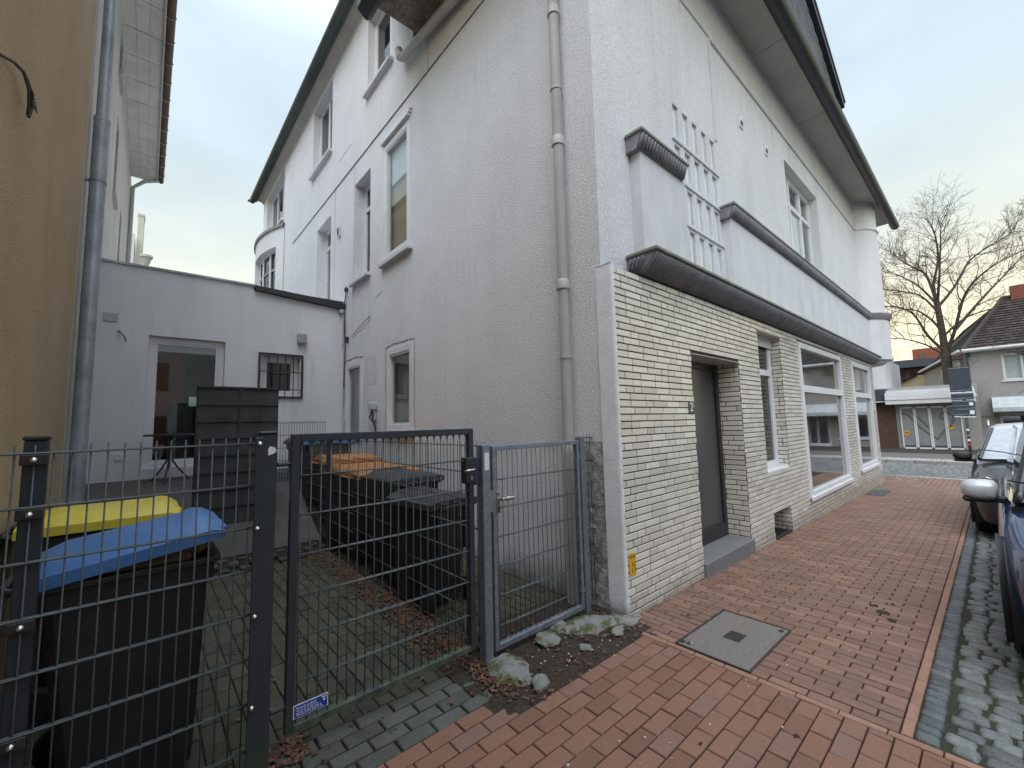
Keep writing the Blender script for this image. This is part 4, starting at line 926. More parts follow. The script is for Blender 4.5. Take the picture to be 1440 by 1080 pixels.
# ---------------- bins ----------------
def bin_(label,loc,rz,w=.58,d=.72,h=1.06,lid='lid_black',ang=0,group='wheelie bins in the yard',fill=False):
    t=thing('wheelie_bin',label,'wheelie bin',loc,rz,group)
    bt_=h-.06; mb=MB()
    # tapered tub, open top; hinge side at x=0, front at x=d
    prof=[(.12,.12,.10),(.09,.08,.03),(.06,.05,.0)]
    def ring(z,x0,x1,hw,c=.035):
        return [(x0+c,-hw,z),(x1-c,-hw,z),(x1,-hw+c,z),(x1,hw-c,z),(x1-c,hw,z),(x0+c,hw,z),(x0,hw-c,z),(x0,-hw+c,z)]
    rings=[ring(.05,.14,d-.09,w/2-.05),ring(.25,.12,d-.08,w/2-.045),ring(bt_-.12,.05,d-.055,w/2-.03),ring(bt_-.11,.035,d-.035,w/2-.012),ring(bt_-.03,.03,d-.03,w/2-.01),ring(bt_-.025,.01,d-.005,w/2+.008),ring(bt_,.01,d-.005,w/2+.008),ring(bt_,.05,d-.05,w/2-.035),ring(bt_-.35,.06,d-.07,w/2-.045)]
    idx=[[mb.p(*q) for q in r_] for r_ in rings]
    for A,B in zip(idx,idx[1:]):
        for k in range(8): mb.f.append([A[k],A[(k+1)%8],B[(k+1)%8],B[k]])
    mb.f.append(idx[0][::-1]); mb.f.append(idx[-1])
    mb.build('tub','plastic_black',t,bevel=.004)
    mb=MB()
    for s in (-1,1): mb.box(.02,.05,s*(w/2-.1)-.02,s*(w/2-.1)+.02,bt_-.4,bt_-.05); mb.tube([(.02,s*(w/2-.06),bt_-.03),(-.06,s*(w/2-.06),bt_+.0)],.016,n=8)
    mb.tube([(-.06,-(w/2-.06),bt_),(-.06,w/2-.06,bt_)],.016,n=10); mb.build('handle','plastic_black',t)
    for s in (-1,1):
        mb=MB(); mb.lathe([(.04,-.025),(.09,-.025),(.1,-.015),(.1,.015),(.09,.025),(.04,.025)],(.10,s*(w/2-.03),.10),20,axis='y'); wl=mb.build('wheel','tyre',t,smooth='auto')
        mb=MB(); mb.lathe([(.0,-.027),(.045,-.027),(.045,.027),(.0,.027)],(.10,s*(w/2-.03),.10),12,axis='y'); mb.build('hub','plastic_black',wl)
    # lid
    mb=MB(Matrix.Translation((0,0,bt_+.012))@Matrix.Rotation(-ang,4,'Y'))
    nx,ny=14,10; I=[]
    for i in range(nx+1):
        u=i/nx; row=[]
        for j in range(ny+1):
            v=j/ny*2-1
            x=-.01+u*(d+.02); hw=(w/2+.015)*(1-.10*max(0,u-.75)*4*max(0,u-.75)*4*.35)
            crown=.055*(1-abs(v)**4)*min(1,.35+u*5)*min(1,.30+(1-u)*6)+.022
            groove=-.010 if (.2<abs(v)<.36 and .15<u<.85) else 0
            ridge=.012 if (u>.8 and abs(v)<.75) else 0
            row.append(mb.p(x,v*hw,max(.012,crown+groove+ridge)-(.0 if u<.97 else .02)))
        I.append(row)
    for i in range(nx):
        for j in range(ny): mb.f.append([I[i][j],I[i+1][j],I[i+1][j+1],I[i][j+1]])
    edge=[I[i][0] for i in range(nx+1)]+[I[nx][j] for j in range(1,ny+1)]+[I[i][ny] for i in range(nx-1,-1,-1)]+[I[0][j] for j in range(ny-1,0,-1)]
    low=[]
    inv=mb.T.inverted()
    for e in edge:
        q=inv@Vector(mb.v[e]); low.append(mb.p(q.x*1.0,q.y*1.01,-.028))
    for k in range(len(edge)): mb.f.append([edge[k],edge[(k+1)%len(edge)],low[(k+1)%len(low)],low[k]])
    mb.f.append(low)
    ld=mb.build('lid',lid,t,smooth='auto')
    T_=mb.T; mb=MB(T_)
    for q in (-.5,0,.5): mb.tube([(-.015,q*w*.55-.03,.02),(-.03,q*w*.55,.012),(-.015,q*w*.55+.03,.02)],.014,n=6)
    mb.build('hinge_lug','plastic_black',ld)
    mb=MB(T_); mb.tube([(d+.012,-.14,-.012),(d+.03,-.11,-.02),(d+.03,.11,-.02),(d+.012,.14,-.012)],.009,n=6); mb.build('grip',lid,ld)
    if fill:
        mb=MB(); mb.box(.12,d-.12,-w/2+.06,w/2-.06,bt_-.02,bt_+.03,b=.02); mb.box(.3,d-.06,-w/2+.08,w/2-.2,bt_+.0,bt_+.07,b=.03); mb.build('waste','cardboard',t)
    return t
bin_('overfull wheelie bin with propped-open blue lid right behind the left fence',(-3.37,.76,0),0,w=.58,d=.66,h=1.045,lid='lid_blue',ang=R(9),fill=True)
bin_('wheelie bin with flat yellow lid behind the blue-lidded bin',(-3.54,1.80,0),0,w=.62,d=.70,h=1.10,lid='lid_yellow')
bin_('lower black wheelie bin nearest the gate in the row beside the house wall',(-.93,1.12,0),R(97),w=.50,d=.74,h=.95,lid='lid_black',ang=0)
bin_('taller black-lidded wheelie bin second from the gate in the row beside the house wall',(-.83,1.93,0),R(93),w=.58,d=.76,h=1.07,lid='lid_black')
for k,(y,lb) in enumerate(((2.92,'orange-lidded wheelie bin next to the black bins'),(3.535,'orange-lidded wheelie bin in the middle of the orange ones'),(4.15,'orange-lidded wheelie bin next to the blue-lidded one'))):
    bin_(lb,(-.36,y+.16,gz(-.6,y)*.5),R(180),w=.60,d=.80,h=1.07,lid='lid_orange')
bin_('far blue-lidded wheelie bin at the end of the bin row below the terrace',(-.5,4.95,.38),R(180),w=.60,d=.74,h=1.05,lid='lid_blue')
bin_('far blue-lidded wheelie bin at the end of the bin row below the terrace',(-.5,5.6,.44),R(180),w=.60,d=.74,h=.98,lid='lid_black')['label']='black-lidded wheelie bin behind the far blue-lidded bin'

oh=thing('opposite_house','pale rendered house row across the street','house',(-10,-13,0))
mb=MB(); wallmesh(mb,lambda u,z,d:(u,-d,z),(-16,26),(-.6,5.8),[(-14+3.4*k,-12.6+3.4*k,z,z+1.5,.15) for k in range(11) for z in (.9,3.7)])
mb.quad((26,0,-.6),(26,-8,-.6),(26,-8,5.8),(26,0,5.8)); mb.quad((-16,0,-.6),(-16,-8,-.6),(-16,-8,5.8),(-16,0,5.8)); mb.quad((-16,0,5.8),(26,0,5.8),(26,-4,8.6),(-16,-4,8.6)); mb.quad((-16,-8,5.8),(26,-8,5.8),(26,-4,8.6),(-16,-4,8.6)); mb.build('wall','far_white',oh)
for k in range(11):
    for z in (.9,3.7): boxobj('window','glass_dark',oh,-14+3.4*k,-12.6+3.4*k,-.14,-.12,z,z+1.5)
# ---------------- small ground things ----------------
mh=thing('manhole_cover','square stone-filled manhole cover with small central grate','manhole cover',((MH[0]+MH[1])/2,(MH[2]+MH[3])/2,gz(.3,-.7)+.001)); mh.rotation_euler=(0,math.atan(.017),0)
hw,hh=(MH[1]-MH[0])/2,(MH[3]-MH[2])/2
g=MB(); g.box(-hw+.015,hw-.015,-hh+.015,hh-.015,-.03,.002,b=.003); g.build('cover','manhole',mh)
g=MB(); 
for a in ((-hw,hw,-hh,-hh+.014),(-hw,hw,hh-.014,hh),(-hw,-hw+.014,-hh+.014,hh-.014),(hw-.014,hw,-hh+.014,hh-.014)): g.box(*a,-.03,.005)
g.build('frame','iron',mh)
g=MB(); g.box(-.075,.075,-.055,.055,.0,.0045); gr=g.build('grate','iron',mh); g=MB()
for i in range(6): g.box(-.065,.065,-.048+i*.018,-.038+i*.018,.0045,.0055)
g.build('slot','sign_ink',gr)
for cx,cy in ((-hw+.07,hh-.07),(hw-.07,-hh+.05),(-hw+.06,hh-.03)): g=MB(); g.box(cx-.022,cx+.022,cy-.014,cy+.014,.0022,.0042); g.build('lifting_key_hole','sign_ink',mh)
for (x0,x1,y0,y1,lb) in ((9.2,10.3,-.36,-.05,'dark iron cellar grate in the footpath below the far shop window'),):
    t=thing('cellar_grate',lb,'grate',((x0+x1)/2,(y0+y1)/2,gz((x0+x1)/2,0)),0); t.rotation_euler=(0,math.atan(.02),0)
    g=MB(); g.box(-(x1-x0)/2,(x1-x0)/2,-(y1-y0)/2,(y1-y0)/2,-.02,.006); g.build('plate','iron',t)
    g=MB()
    n=int((x1-x0)/.05)
    for i in range(n): xx=-(x1-x0)/2+.03+i*.05; g.box(xx,xx+.012,-(y1-y0)/2+.01,(y1-y0)/2-.01,.006,.012)
    g.build('bar','galv',t)
def rock(name,label,cat,loc,s,m='stone',seed=0,sub=3,group=None):
    import bmesh
    bm=bmesh.new(); bmesh.ops.create_icosphere(bm,subdivisions=sub,radius=1)
    for v in bm.verts:
        n=mn.noise(v.co*1.3+Vector((seed*5,0,0)))*.35+mn.noise(v.co*3.5+Vector((seed*5,9,0)))*.12
        v.co*=1+n; v.co.z=max(v.co.z,-.4); v.co=Vector((v.co.x*s[0],v.co.y*s[1],v.co.z*s[2]))
    me=bpy.data.meshes.new(name); bm.to_mesh(me); bm.free(); me.materials.append(MATS[m])
    for p in me.polygons: p.use_smooth=True
    me.set_sharp_from_angle(angle=R(38))
    o=bpy.data.objects.new(name,me); col.objects.link(o); o.location=loc; o.rotation_euler=(0,0,seed*1.3)
    return tag(o,label,cat,group)
rock('concrete_footing','mossy concrete footing at the foot of the galvanised post','footing',(-1.18,.12,.0),(.17,.14,.055),'concrete',1)
rock('concrete_footing','mossy concrete footing below the house end of the pedestrian gate','footing',(-.33,.16,-.005),(.24,.15,.045),'concrete',2)
rock('concrete_footing','low crumbling concrete strip at the foot of the house corner','footing',(-.06,.02,-.01),(.11,.17,.035),'concrete',6)
for i,(x,y,s,lb) in enumerate(((-1.13,-.12,.075,'flat grey stone at the paving edge near the galvanised post'),(-.62,-.06,.05,'small grey stone in the middle of the soil bed'),(-.27,-.08,.065,'pale stone on the soil near the house corner'),(-.75,.2,.11,'mossy boulder under the pedestrian gate'),(-.55,.3,.10,'darker mossy boulder behind the pedestrian gate'))):
    rock('stone',lb,'stone',(x,y,.0+s*.1),(s,s*.75,s*.42),'concrete' if i>2 else 'stone',i+3,group='stones in the soil bed')
mb=MB()
for (x,y,sc) in ((1.62,-1.35,.07),(1.75,-1.28,.05),(1.5,-1.42,.045),(1.9,-1.38,.03),(2.6,-.9,.03),(3.4,-1.2,.035),(-.9,-1.0,.02),(-.5,-1.3,.025),(.9,-1.2,.02),(.4,-.3,.03)):
    n=14; mb.poly([(x+sc*random.uniform(.4,1.1)*math.cos(2*math.pi*k/n),y+.7*sc*random.uniform(.4,1.1)*math.sin(2*math.pi*k/n),gz(x,y)+.0035) for k in range(n)])
tag(mb.build('tar_stains','soil'),'dark tar and gum stains on the footpath','stains',kind='stuff')
# leaves and grit
def leaf(mb,x,y,z,s):
    a=random.uniform(0,6.28); c,d=math.cos(a),math.sin(a); tz=random.uniform(.1,.6)*s
    P=[(-1,0,0),(-.3,.55,tz/s*.6),(.5,.45,tz/s*.2),(1,0,tz/s),(.5,-.45,.1),(-.3,-.5,tz/s*.5)]
    mb.poly([(x+(p*c-q*d)*s,y+(p*d+q*c)*s,z+r*s+.004) for p,q,r in P])
mb=MB()
for i in range(1500):
    y=random.uniform(.4,4.0); x=-1.30+random.gauss(0,.10)+.03*math.sin(y*5); leaf(mb,x,y,gz(x,y)+random.uniform(0,.012),random.uniform(.010,.024))
for i in range(420):
    x=random.uniform(-3.4,-.1); y=random.uniform(.0,5); leaf(mb,x,y,gz(x,y),random.uniform(.008,.02))
for i in range(330):
    x=random.uniform(-1.4,-.05); y=random.uniform(-.25,.5); leaf(mb,x,y,.012,random.uniform(.006,.02))
for i in range(160): leaf(mb,random.gauss(-1.33,.05),random.gauss(.12,.1),.012,random.uniform(.008,.018))
for i in range(120): leaf(mb,random.gauss(-2.42,.05),random.gauss(.33,.06),.006,random.uniform(.008,.02))
tag(mb.build('fallen_leaves','leaf'),'scattered brown fallen leaves in the yard and soil','leaves',kind='stuff')
mb=MB()
for i in range(160):
    x,y=(random.uniform(-1.4,-.1),random.uniform(-.25,.3)) if i<60 else ((random.uniform(-3.5,5),random.uniform(-1.6,-.1)) if i<215 else (random.uniform(-3.3,-1.3),random.uniform(.3,3)))
    s=random.uniform(.002,.0055); mb.box(x-s,x+s*1.4,y-s,y+s,gz(x,y)+.001,gz(x,y)+.002+s*.8)
tag(mb.build('grit','grit'),'pale specks of litter and grit','litter',kind='stuff')

# ---------------- cars (front towards -x) ----------------
def loft(mb,stations,ring,close=True):
    I=[[mb.p(*q) for q in ring(s)] for s in stations]; n=len(I[0])
    for A,B in zip(I,I[1:]):
        for k in range(n): mb.f.append([A[k],A[(k+1)%n],B[(k+1)%n],B[k]])
    mb.f.append(I[0][::-1]); mb.f.append(I[-1])
def car(label,loc,Lc,Wc,Hc,belt,hoodz,cowl,paint,roofm,wheelx,wr=.32,nose=.62,mirrorm=None,rails=False,group='cars parked along the kerb',name='parked_car'):
    t=thing(name,label,'car',loc,0,group)
    hw=Wc/2
    # (x, halfwidth, bottom, top-edge z, centre z)
    st=[(0,.62*hw,.34,nose-.10,nose-.06),(.05,.80*hw,.22,nose-.02,nose+.02),(.16,.91*hw,.18,nose+.05,nose+.09),(.38,.97*hw,.18,hoodz-.10,hoodz-.05),(.75,hw,.18,hoodz-.03,hoodz+.03),(cowl,hw,.18,belt-.04,belt+.01),(cowl+.5,hw,.18,belt,belt+.02),(Lc*.62,hw,.18,belt+.02,belt+.03),(Lc-.55,hw*.99,.2,belt+.03,belt+.05),(Lc-.15,hw*.94,.24,belt,belt+.02),(Lc-.02,hw*.86,.34,belt-.25,belt-.22)]
    def ring(s):
        x,w,b,zt,zc=s; h=zt-b
        P=[(0,b),(w*.80,b),(w*.95,b+h*.08),(w*.985,b+h*.3),(w,b+h*.58),(w*.985,b+h*.80),(w*.955,b+h*.93),(w*.88,zt),(w*.55,zc-.006),(0,zc)]
        return [(x,p,z) for p,z in P]+[(x,-p,z) for p,z in P[-2:0:-1]]
    mb=MB(); loft(mb,st,ring); body=mb.build('body',paint,t,smooth=True)
    body.modifiers.new('s','SUBSURF').levels=2; body.modifiers['s'].render_levels=2
    # wheel arches cut
    cut=MB()
    for wx in wheelx:
        cut.lathe([(wr+.055,-hw-.1),(wr+.055,-hw+.28)],(wx,0,wr),28,axis='y'); cut.lathe([(wr+.055,hw-.28),(wr+.055,hw+.1)],(wx,0,wr),28,axis='y')
    co=cut.build('cut',paint); md=body.modifiers.new('b','BOOLEAN'); md.object=co; md.operation='DIFFERENCE'; md.solver='EXACT'
    bpy.context.view_layer.update()
    dgp=bpy.context.evaluated_depsgraph_get(); me=bpy.data.meshes.new_from_object(body.evaluated_get(dgp)); body.modifiers.clear(); body.data=me; bpy.data.objects.remove(co)
    me.set_sharp_from_angle(angle=R(40))
    # arch liners
    for wx in wheelx:
        for s in (-1,1):
            mb=MB(); mb.lathe([(0,s*(hw-.27)),(wr+.05,s*(hw-.27)),(wr+.052,s*(hw-.27)),(wr+.052,s*(hw-.03)),(wr+.075,s*(hw-.005)),(wr+.078,s*(hw+.004)),(wr+.05,s*(hw+.002)),(wr+.045,s*(hw-.05))],(wx,0,wr),30,axis='y'); 
            mb.f=[f for f in mb.f if min(mb.v[i][2] for i in f)>.13]
            mb.build('wheel_arch','car_plastic',t,smooth='auto')
            mb=MB(); a=s*(hw-.22); b=s*(hw-.02); mb.lathe([(.19,a),(wr-.03,a),(wr,a+s*.03),(wr,b-s*.03),(wr-.03,b),(.21,b-s*.006),(.19,b-s*.03)],(wx,0,wr),32,axis='y'); wl=mb.build('wheel','tyre',t,smooth='auto')
            mb=MB(); mb.lathe([(.195,b-s*.10),(.205,b-s*.012),(.19,b-s*.012),(.185,b-s*.05),(.05,b-s*.06),(.05,b-s*.03),(0,b-s*.03)],(wx,0,wr),24,axis='y')
            for k in range(10): an=k*.6283; mb.tube([(wx+.04*math.cos(an),b-s*.03,wr+.04*math.sin(an)),(wx+.19*math.cos(an),b-s*.02,wr+.19*math.sin(an))],.012,n=5)
            mb.build('rim','rim',wl)
    # greenhouse
    rf=cowl+.78; rr=Lc-.75; tw=hw*.76; bw_=hw*.90
    gs=[(cowl-.02,bw_,belt-.03,belt-.02,.05),(cowl+.22,bw_*.985,belt,belt+(Hc-belt)*.32,.04),(rf-.12,bw_*.96,belt,Hc-.09,.03),(rf+.1,bw_*.95,belt,Hc-.02,.02),((rf+rr)/2,bw_*.95,belt,Hc,.02),(rr,bw_*.93,belt,Hc-.03,.03),(Lc-.3,bw_*.9,belt,belt+(Hc-belt)*.5,.03),(Lc-.12,bw_*.85,belt,belt+.02,.02)]
    def gring(s):
        x,w,b,zt,c=s; k=(zt-b)/(Hc-belt); tw_=w-(bw_-tw)*k
        P=[(0,b-.05),(w,b-.05),(w,b),(w+(tw_-w)*.5+.01*k,b+(zt-b)*.5),(tw_+.0,zt-.05*k),(tw_-.09,zt-.005*k),(tw_*.5,zt+.015*k),(0,zt+.02*k)]
        return [(x,p,z) for p,z in P]+[(x,-p,z) for p,z in P[-2:0:-1]]
    mb=MB(); loft(mb,gs,gring); mb.build('roof',roofm,t,smooth='auto')
    # windscreen (curved patch lying just in front of the roof shell)
    mb=MB(); I=[]
    for i in range(9):
        u=i/8; z=belt+.01+(Hc-.085-belt)*u; xb=cowl-.02+(rf-.10-(cowl-.02))*u**.92; wv=(bw_-.05)+(tw-.03-bw_)*u; row=[]
        for j in range(13):
            v=j/12*2-1; row.append(mb.p(xb-.035-.10*(1-v*v)*(1-.5*u),v*wv,z+.012+.02*(1-v*v)))
        I.append(row)
    for i in range(8):
        for j in range(12): mb.f.append([I[i][j],I[i+1][j],I[i+1][j+1],I[i][j+1]])
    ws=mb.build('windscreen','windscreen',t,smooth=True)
    for s in (-1,1):
        mb=MB(); pts=[(I[i][0] if s<0 else I[i][12]) for i in range(9)]; mb.tube([Vector(MBv)+Vector((.01,s*.015,-.004)) for MBv in [tuple(ws.data.vertices[p].co) for p in pts]],.028,n=8); mb.build('pillar','paint_black',t,smooth=True)
    mb=MB(); 
    for y0 in (-.35,.25): mb.tube([(cowl-.13,y0,belt+.045),(cowl-.05,y0+.30,belt+.13),(cowl+.02,y0+.55,belt+.16)],.008,n=5)
    mb.build('wiper','car_plastic',t)
    for s in (-1,1):
        mb=MB(); zt=Hc-.10
        def sy(z): k=(z-belt)/(Hc-belt); return s*(bw_+.006+(tw-bw_)*k*.98)
        for xa,xb,xc,xd in ((cowl+.22,cowl+1.15,cowl+1.15,rf-.02),(cowl+1.22,cowl+2.0,cowl+1.95,cowl+1.22)):
            mb.quad((xa,sy(belt+.03),belt+.03),(xb,sy(belt+.03),belt+.03),(xc,sy(zt),zt),(xd,sy(zt),zt))
        mb.build('side_window','car_glass',t)
    # lamps
    for s in (-1,1):
        mb=MB(); zl=nose-.02
        I=[]
        for i in range(7):
            u=i/6; x=.02+.42*u**1.5; y=s*(hw*(.42+.36*u**.55)); row=[]
            for j in range(5): v=j/4; row.append(mb.p(x-.015+.02*abs(v-.5),y+s*.012,zl-.04+.05*u+(.13-.05*u)*v))
            I.append(row)
        for i in range(6):
            for j in range(4): mb.f.append([I[i][j],I[i+1][j],I[i+1][j+1],I[i][j+1]])
        hl=mb.build('headlight','lamp_glass',t,smooth=True)
        mb=MB(); q=(.12,s*hw*.80,zl+.03); mb.lathe([(.045,-.01),(.055,-.03),(.05,-.035)],q,16,axis='x'); mb.build('reflector','chrome',hl)
    mb=MB(); mb.box(-.015,.06,-hw*.5,hw*.5,.28,.42,b=.02); mb.box(-.01,.06,-hw*.42,hw*.42,nose-.14,nose-.06,b=.015); mb.build('grille','car_plastic',t)
    mb=MB(); mb.box(-.025,-.012,-.26,.26,.44,.55,b=.003); mb.build('number_plate','sign_white',t)
    mx=cowl+.42
    for s in (-1,1):
        mb=MB(); I=[]
        for x,w_,h_,yo in ((-.12,.055,.04,.14),(-.10,.10,.062,.14),(-.04,.128,.078,.145),(.03,.132,.082,.145),(.06,.125,.078,.145)):
            I.append([mb.p(mx+x,s*(hw+yo-.075+w_*math.copysign(abs(math.cos(a))**.6,math.cos(a))*.85),belt+.035+h_*math.copysign(abs(math.sin(a))**.7,math.sin(a))*(1 if rails==0 else .8)*(1-.12*math.cos(a))) for a in lin(0,2*math.pi,14)[:-1]])
        for A,B in zip(I,I[1:]):
            for k in range(14): mb.f.append([A[k],A[(k+1)%14],B[(k+1)%14],B[k]])
        mb.f.append(I[0][::-1]); mb.f.append(I[-1]); mr=mb.build('wing_mirror','car_plastic' if not mirrorm else mirrorm,t,smooth='auto')
        mb=MB(); mb.box(mx-.05,mx+.03,min(s*(hw-.08),s*(hw+.04)),max(s*(hw-.08),s*(hw+.04)),belt-.06,belt-.01,b=.012); mb.box(mx-.10,mx+.061,min(s*(hw+.0),s*(hw+.17)),max(s*(hw+.0),s*(hw+.17)),belt-.06,belt-.015,b=.02); mb.build('mirror_base','car_plastic',mr)
    if rails:
        for s in (-1,1):
            mb=MB(); mb.tube([(rf+.05,s*(tw-.03),Hc-.02),(rf+.15,s*(tw-.03),Hc+.05),(rr-.1,s*(tw-.03),Hc+.05),(rr,s*(tw-.03),Hc-.01)],.016,n=8); mb.build('roof_rail','chrome',t,smooth=True)
    mb=MB(); mb.box(.6,Lc-.5,-hw+.02,hw-.02,.17,.24); mb.build('underbody','car_plastic',t)
    return t
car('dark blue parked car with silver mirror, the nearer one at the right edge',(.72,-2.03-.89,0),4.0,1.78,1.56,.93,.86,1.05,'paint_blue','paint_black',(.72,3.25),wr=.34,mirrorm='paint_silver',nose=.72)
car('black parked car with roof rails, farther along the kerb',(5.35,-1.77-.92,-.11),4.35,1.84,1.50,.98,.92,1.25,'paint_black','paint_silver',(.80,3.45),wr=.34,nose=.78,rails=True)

# ---------------- far side of the cross street ----------------
def planted(u,z,x): return (x,u,z)
sh=thing('shuttered_shop','low shop with white ribbed fascia and four whitewashed folding doors','shop',(26.05,0,-.16))
def pz(z): return z+.16
mb=MB(); mb.box(.10,.6,-1.7,1.9,-.2,pz(2.95)); mb.build('wall','far_grey',sh)
mb=MB(); mb.box(-.55,.1,-1.62,1.50,pz(2.08),pz(2.28),b=.01); mb.box(-.58,.1,-1.65,1.50,pz(2.29),pz(2.47),b=.01); mb.box(-.55,.1,-1.62,1.50,pz(2.48),pz(2.66),b=.01); mb.box(-.5,2.5,-1.6,1.45,pz(2.67),pz(2.78)); mb.build('fascia','far_white',sh)
for k in range(4):
    y0=1.05-k*.54-.54
    mb=MB(); 
    for a in ((y0,y0+.05),(y0+.48,y0+.53)): mb.box(-.02,.06,a[0],a[1],.0,2.1,b=.004)
    mb.box(-.02,.06,y0,y0+.53,.0,.08); mb.box(-.02,.06,y0,y0+.53,2.02,2.1); fr=mb.build('folding_door','upvc',sh)
    mb=MB(); mb.box(.02,.03,y0+.04,y0+.49,.05,2.05); mb.build('pane','shop_panel',fr)
    mb=MB(); mb.box(.0,.019,y0+.05,y0+.48,.08,.17); mb.build('kick_strip','sign_back',fr)
mb=MB()
for x,pts in ((.012,[(.98,1.8),(.75,1.72),(.35,1.1),(.0,.72),(-.25,.5)]),(.012,[(.6,1.8),(.3,1.45),(.05,1.1)]),(.012,[(-.25,.55),(-.45,.9),(-.75,1.2),(-.85,1.6),(-.65,1.82),(-.42,1.75),(-.38,1.55),(-.5,1.45)])):
    P=[Vector((x,a,b)) for a,b in pts]; 
    for a,b in zip(P,P[1:]):
        mb.tube([a,b],.035,n=6)
mb.build('painted_swirl','swirl',sh)
for yy,zz in ((.86,.78),(-.72,1.08)):
    mb=MB(); mb.lathe([(.12,-.004),(.12,.004)],(.008,yy,zz),16,axis='x'); o=mb.build('sticker','yellow_sign',sh); mb=MB(); mb.box(-.006,.0,yy-.08,yy+.08,zz+.0,zz+.05); mb.build('sticker_text','red_paint',o)
cs=thing('corner_shop','white house with dark awning and brown shopfront left of the folding doors','shop',(26.2,1.45,-.16))
mb=MB(); mb.box(0,6,.05,6,2.9,4.75); mb.build('wall','far_white',cs); mb=MB(); mb.box(-.1,6,-.24,6,0,2.9); mb.build('shopfront','brown_dark',cs); mb=MB(); mb.box(-.5,.0,.0,6,2.35,3.05,b=.02); mb.build('awning','sign_back',cs)
mb=MB(); mb.box(-.51,-.50,.0,6,2.38,2.42); mb.build('trim','far_white',cs)
# grey house with hipped roof
gh=thing('grey_house','grey rendered house with dark hipped tile roof and white windows','house',(26.8,0,0))
A=(0,-1.52); Bp=(0,-11); Cp=(12.5,.95)
ez=4.55
mb=MB(); 
wallmesh(mb,lambda u,z,d:(d,u,z),(-11,A[1]),(-.3,ez),[(-3.75,-2.55,3.03,4.28,.12),(-6.3,-5.1,3.03,4.28,.12),(-3.7,-2.28,.3,1.50,.12),(-5.2,-4.1,-.1,2.0,.12)])
mb.quad((A[0],A[1],-.3),(Cp[0],Cp[1],-.3),(Cp[0],Cp[1],ez),(A[0],A[1],ez)); mb.build('wall','far_grey',gh)
def farwin(y0,y1,z0,z1,cols,back='curtain_grey',gm='glass'):
    o=window(gh,Matrix(((0,-1,0,.10),(1,0,0,y0),(0,0,1,z0),(0,0,0,1))),y1-y0,z1-z0,cols=cols,ft=.06,gm=gm,back=back)
    boxobj('sill','far_white',o,-.06,.1,y0-.06,y1+.06,z0-.07,z0,b=.004)
farwin(-3.75,-2.55,3.03,4.28,(.6,),'blind_white'); farwin(-6.3,-5.1,3.03,4.28,(.6,),'blind_white'); farwin(-3.7,-2.28,.3,1.5,(.55,),None,'glass_dark'); farwin(-5.2,-4.1,-.1,2.0,(.5,),None,'glass_dark')
mb=MB(); mb.prism([(.0,2.28),(-.25,2.25),(-.75,1.78),(-.75,1.60),(-.70,1.55),(0,1.55)],-5.4,-2.1,1); mb.build('canopy','canopy',gh,bevel=.01)
mb=MB(); mb.box(-.03,0,-11,-1.5,1.38,1.42); mb.build('ledge','cornice',gh)
mb=MB(); mb.box(-.05,.12,-1.60,-1.46,ez-.3,ez); mb.tube([(-.02,-1.48,ez),(-.02,-1.48,0)],.05,n=8); mb.build('downpipe','sign_back',gh)
dv=Vector((Cp[0]-A[0],Cp[1]-A[1],0)).normalized()
# roof with individual tile courses
rd=MB(); r0=Vector((-.25,-1.35,ez+.02)); r1=Vector((-.25,-11,ez+.02)); ap=Vector((2.2,-2.9,7.25)); ap2=Vector((2.2,-9.5,7.25)); r2=Vector((Cp[0],Cp[1]+.15,ez+.02)); ap3=Vector((12.5,-1.2,7.25))
def slope(a,b,c,d,nu,nv):
    for j in range(nv):
        for i in range(nu):
            def P(u,v,l): q=a.lerp(b,u).lerp(d.lerp(c,u),v); q.z+=l; return tuple(q)
            u0=(i+(.5 if j%2 else 0))/nu; u1=min(1,u0+1/nu*.96); 
            if u0>=1: continue
            rd.quad(P(u0,j/nv,.05),P(u1,j/nv,.05),P(u1,(j+1)/nv,.01),P(u0,(j+1)/nv,.01))
slope(r0,r1,ap2,ap,42,20); slope(r0,r2,ap3,ap,52,20)
rd.poly([tuple(ap-Vector((0,0,.05))),tuple(r0-Vector((0,0,.05))),tuple(r1-Vector((0,0,.05))),tuple(ap2-Vector((0,0,.05)))]); rd.poly([tuple(ap-Vector((0,0,.05))),tuple(r0-Vector((0,0,.05))),tuple(r2-Vector((0,0,.05))),tuple(ap3-Vector((0,0,.05)))])
rf_=rd.build('roof','roof_tile',gh)
mb=MB(); mb.tube([tuple(r0),tuple(ap)],.09,n=8); mb.tube([tuple(ap),tuple(ap2)],.09,n=8); mb.build('ridge_tile','roof_tile',rf_)
mb=MB(); mb.box(2.0,2.5,-3.65,-3.15,6.9,7.75,b=.02); mb.build('chimney','far_brick',rf_)
mb=MB(); mb.tube([(-.32,-1.35,ez),(-.32,-11,ez)],.07,n=8); mb.tube([tuple(r0+Vector((0,.1,0))),tuple(r2+Vector((0,.1,0)))],.07,n=8); mb.box(-.3,0,-11,-1.4,ez-.08,ez); mb.build('gutter','far_white',gh)
for k in range(3):
    q0=Vector((A[0],A[1],0))+dv*(1.6+2.1*k); n_=Vector((-dv.y,dv.x,0)); 
    F_=Matrix(((-dv.x,n_.x,0,q0.x+dv.x*.55+n_.x*.03),(-dv.y,n_.y,0,q0.y+dv.y*.55+n_.y*.03),(0,0,1,2.9),(0,0,0,1))); window(gh,F_,.55,1.25,ft=.05,gm='glass_dark',sash=False)
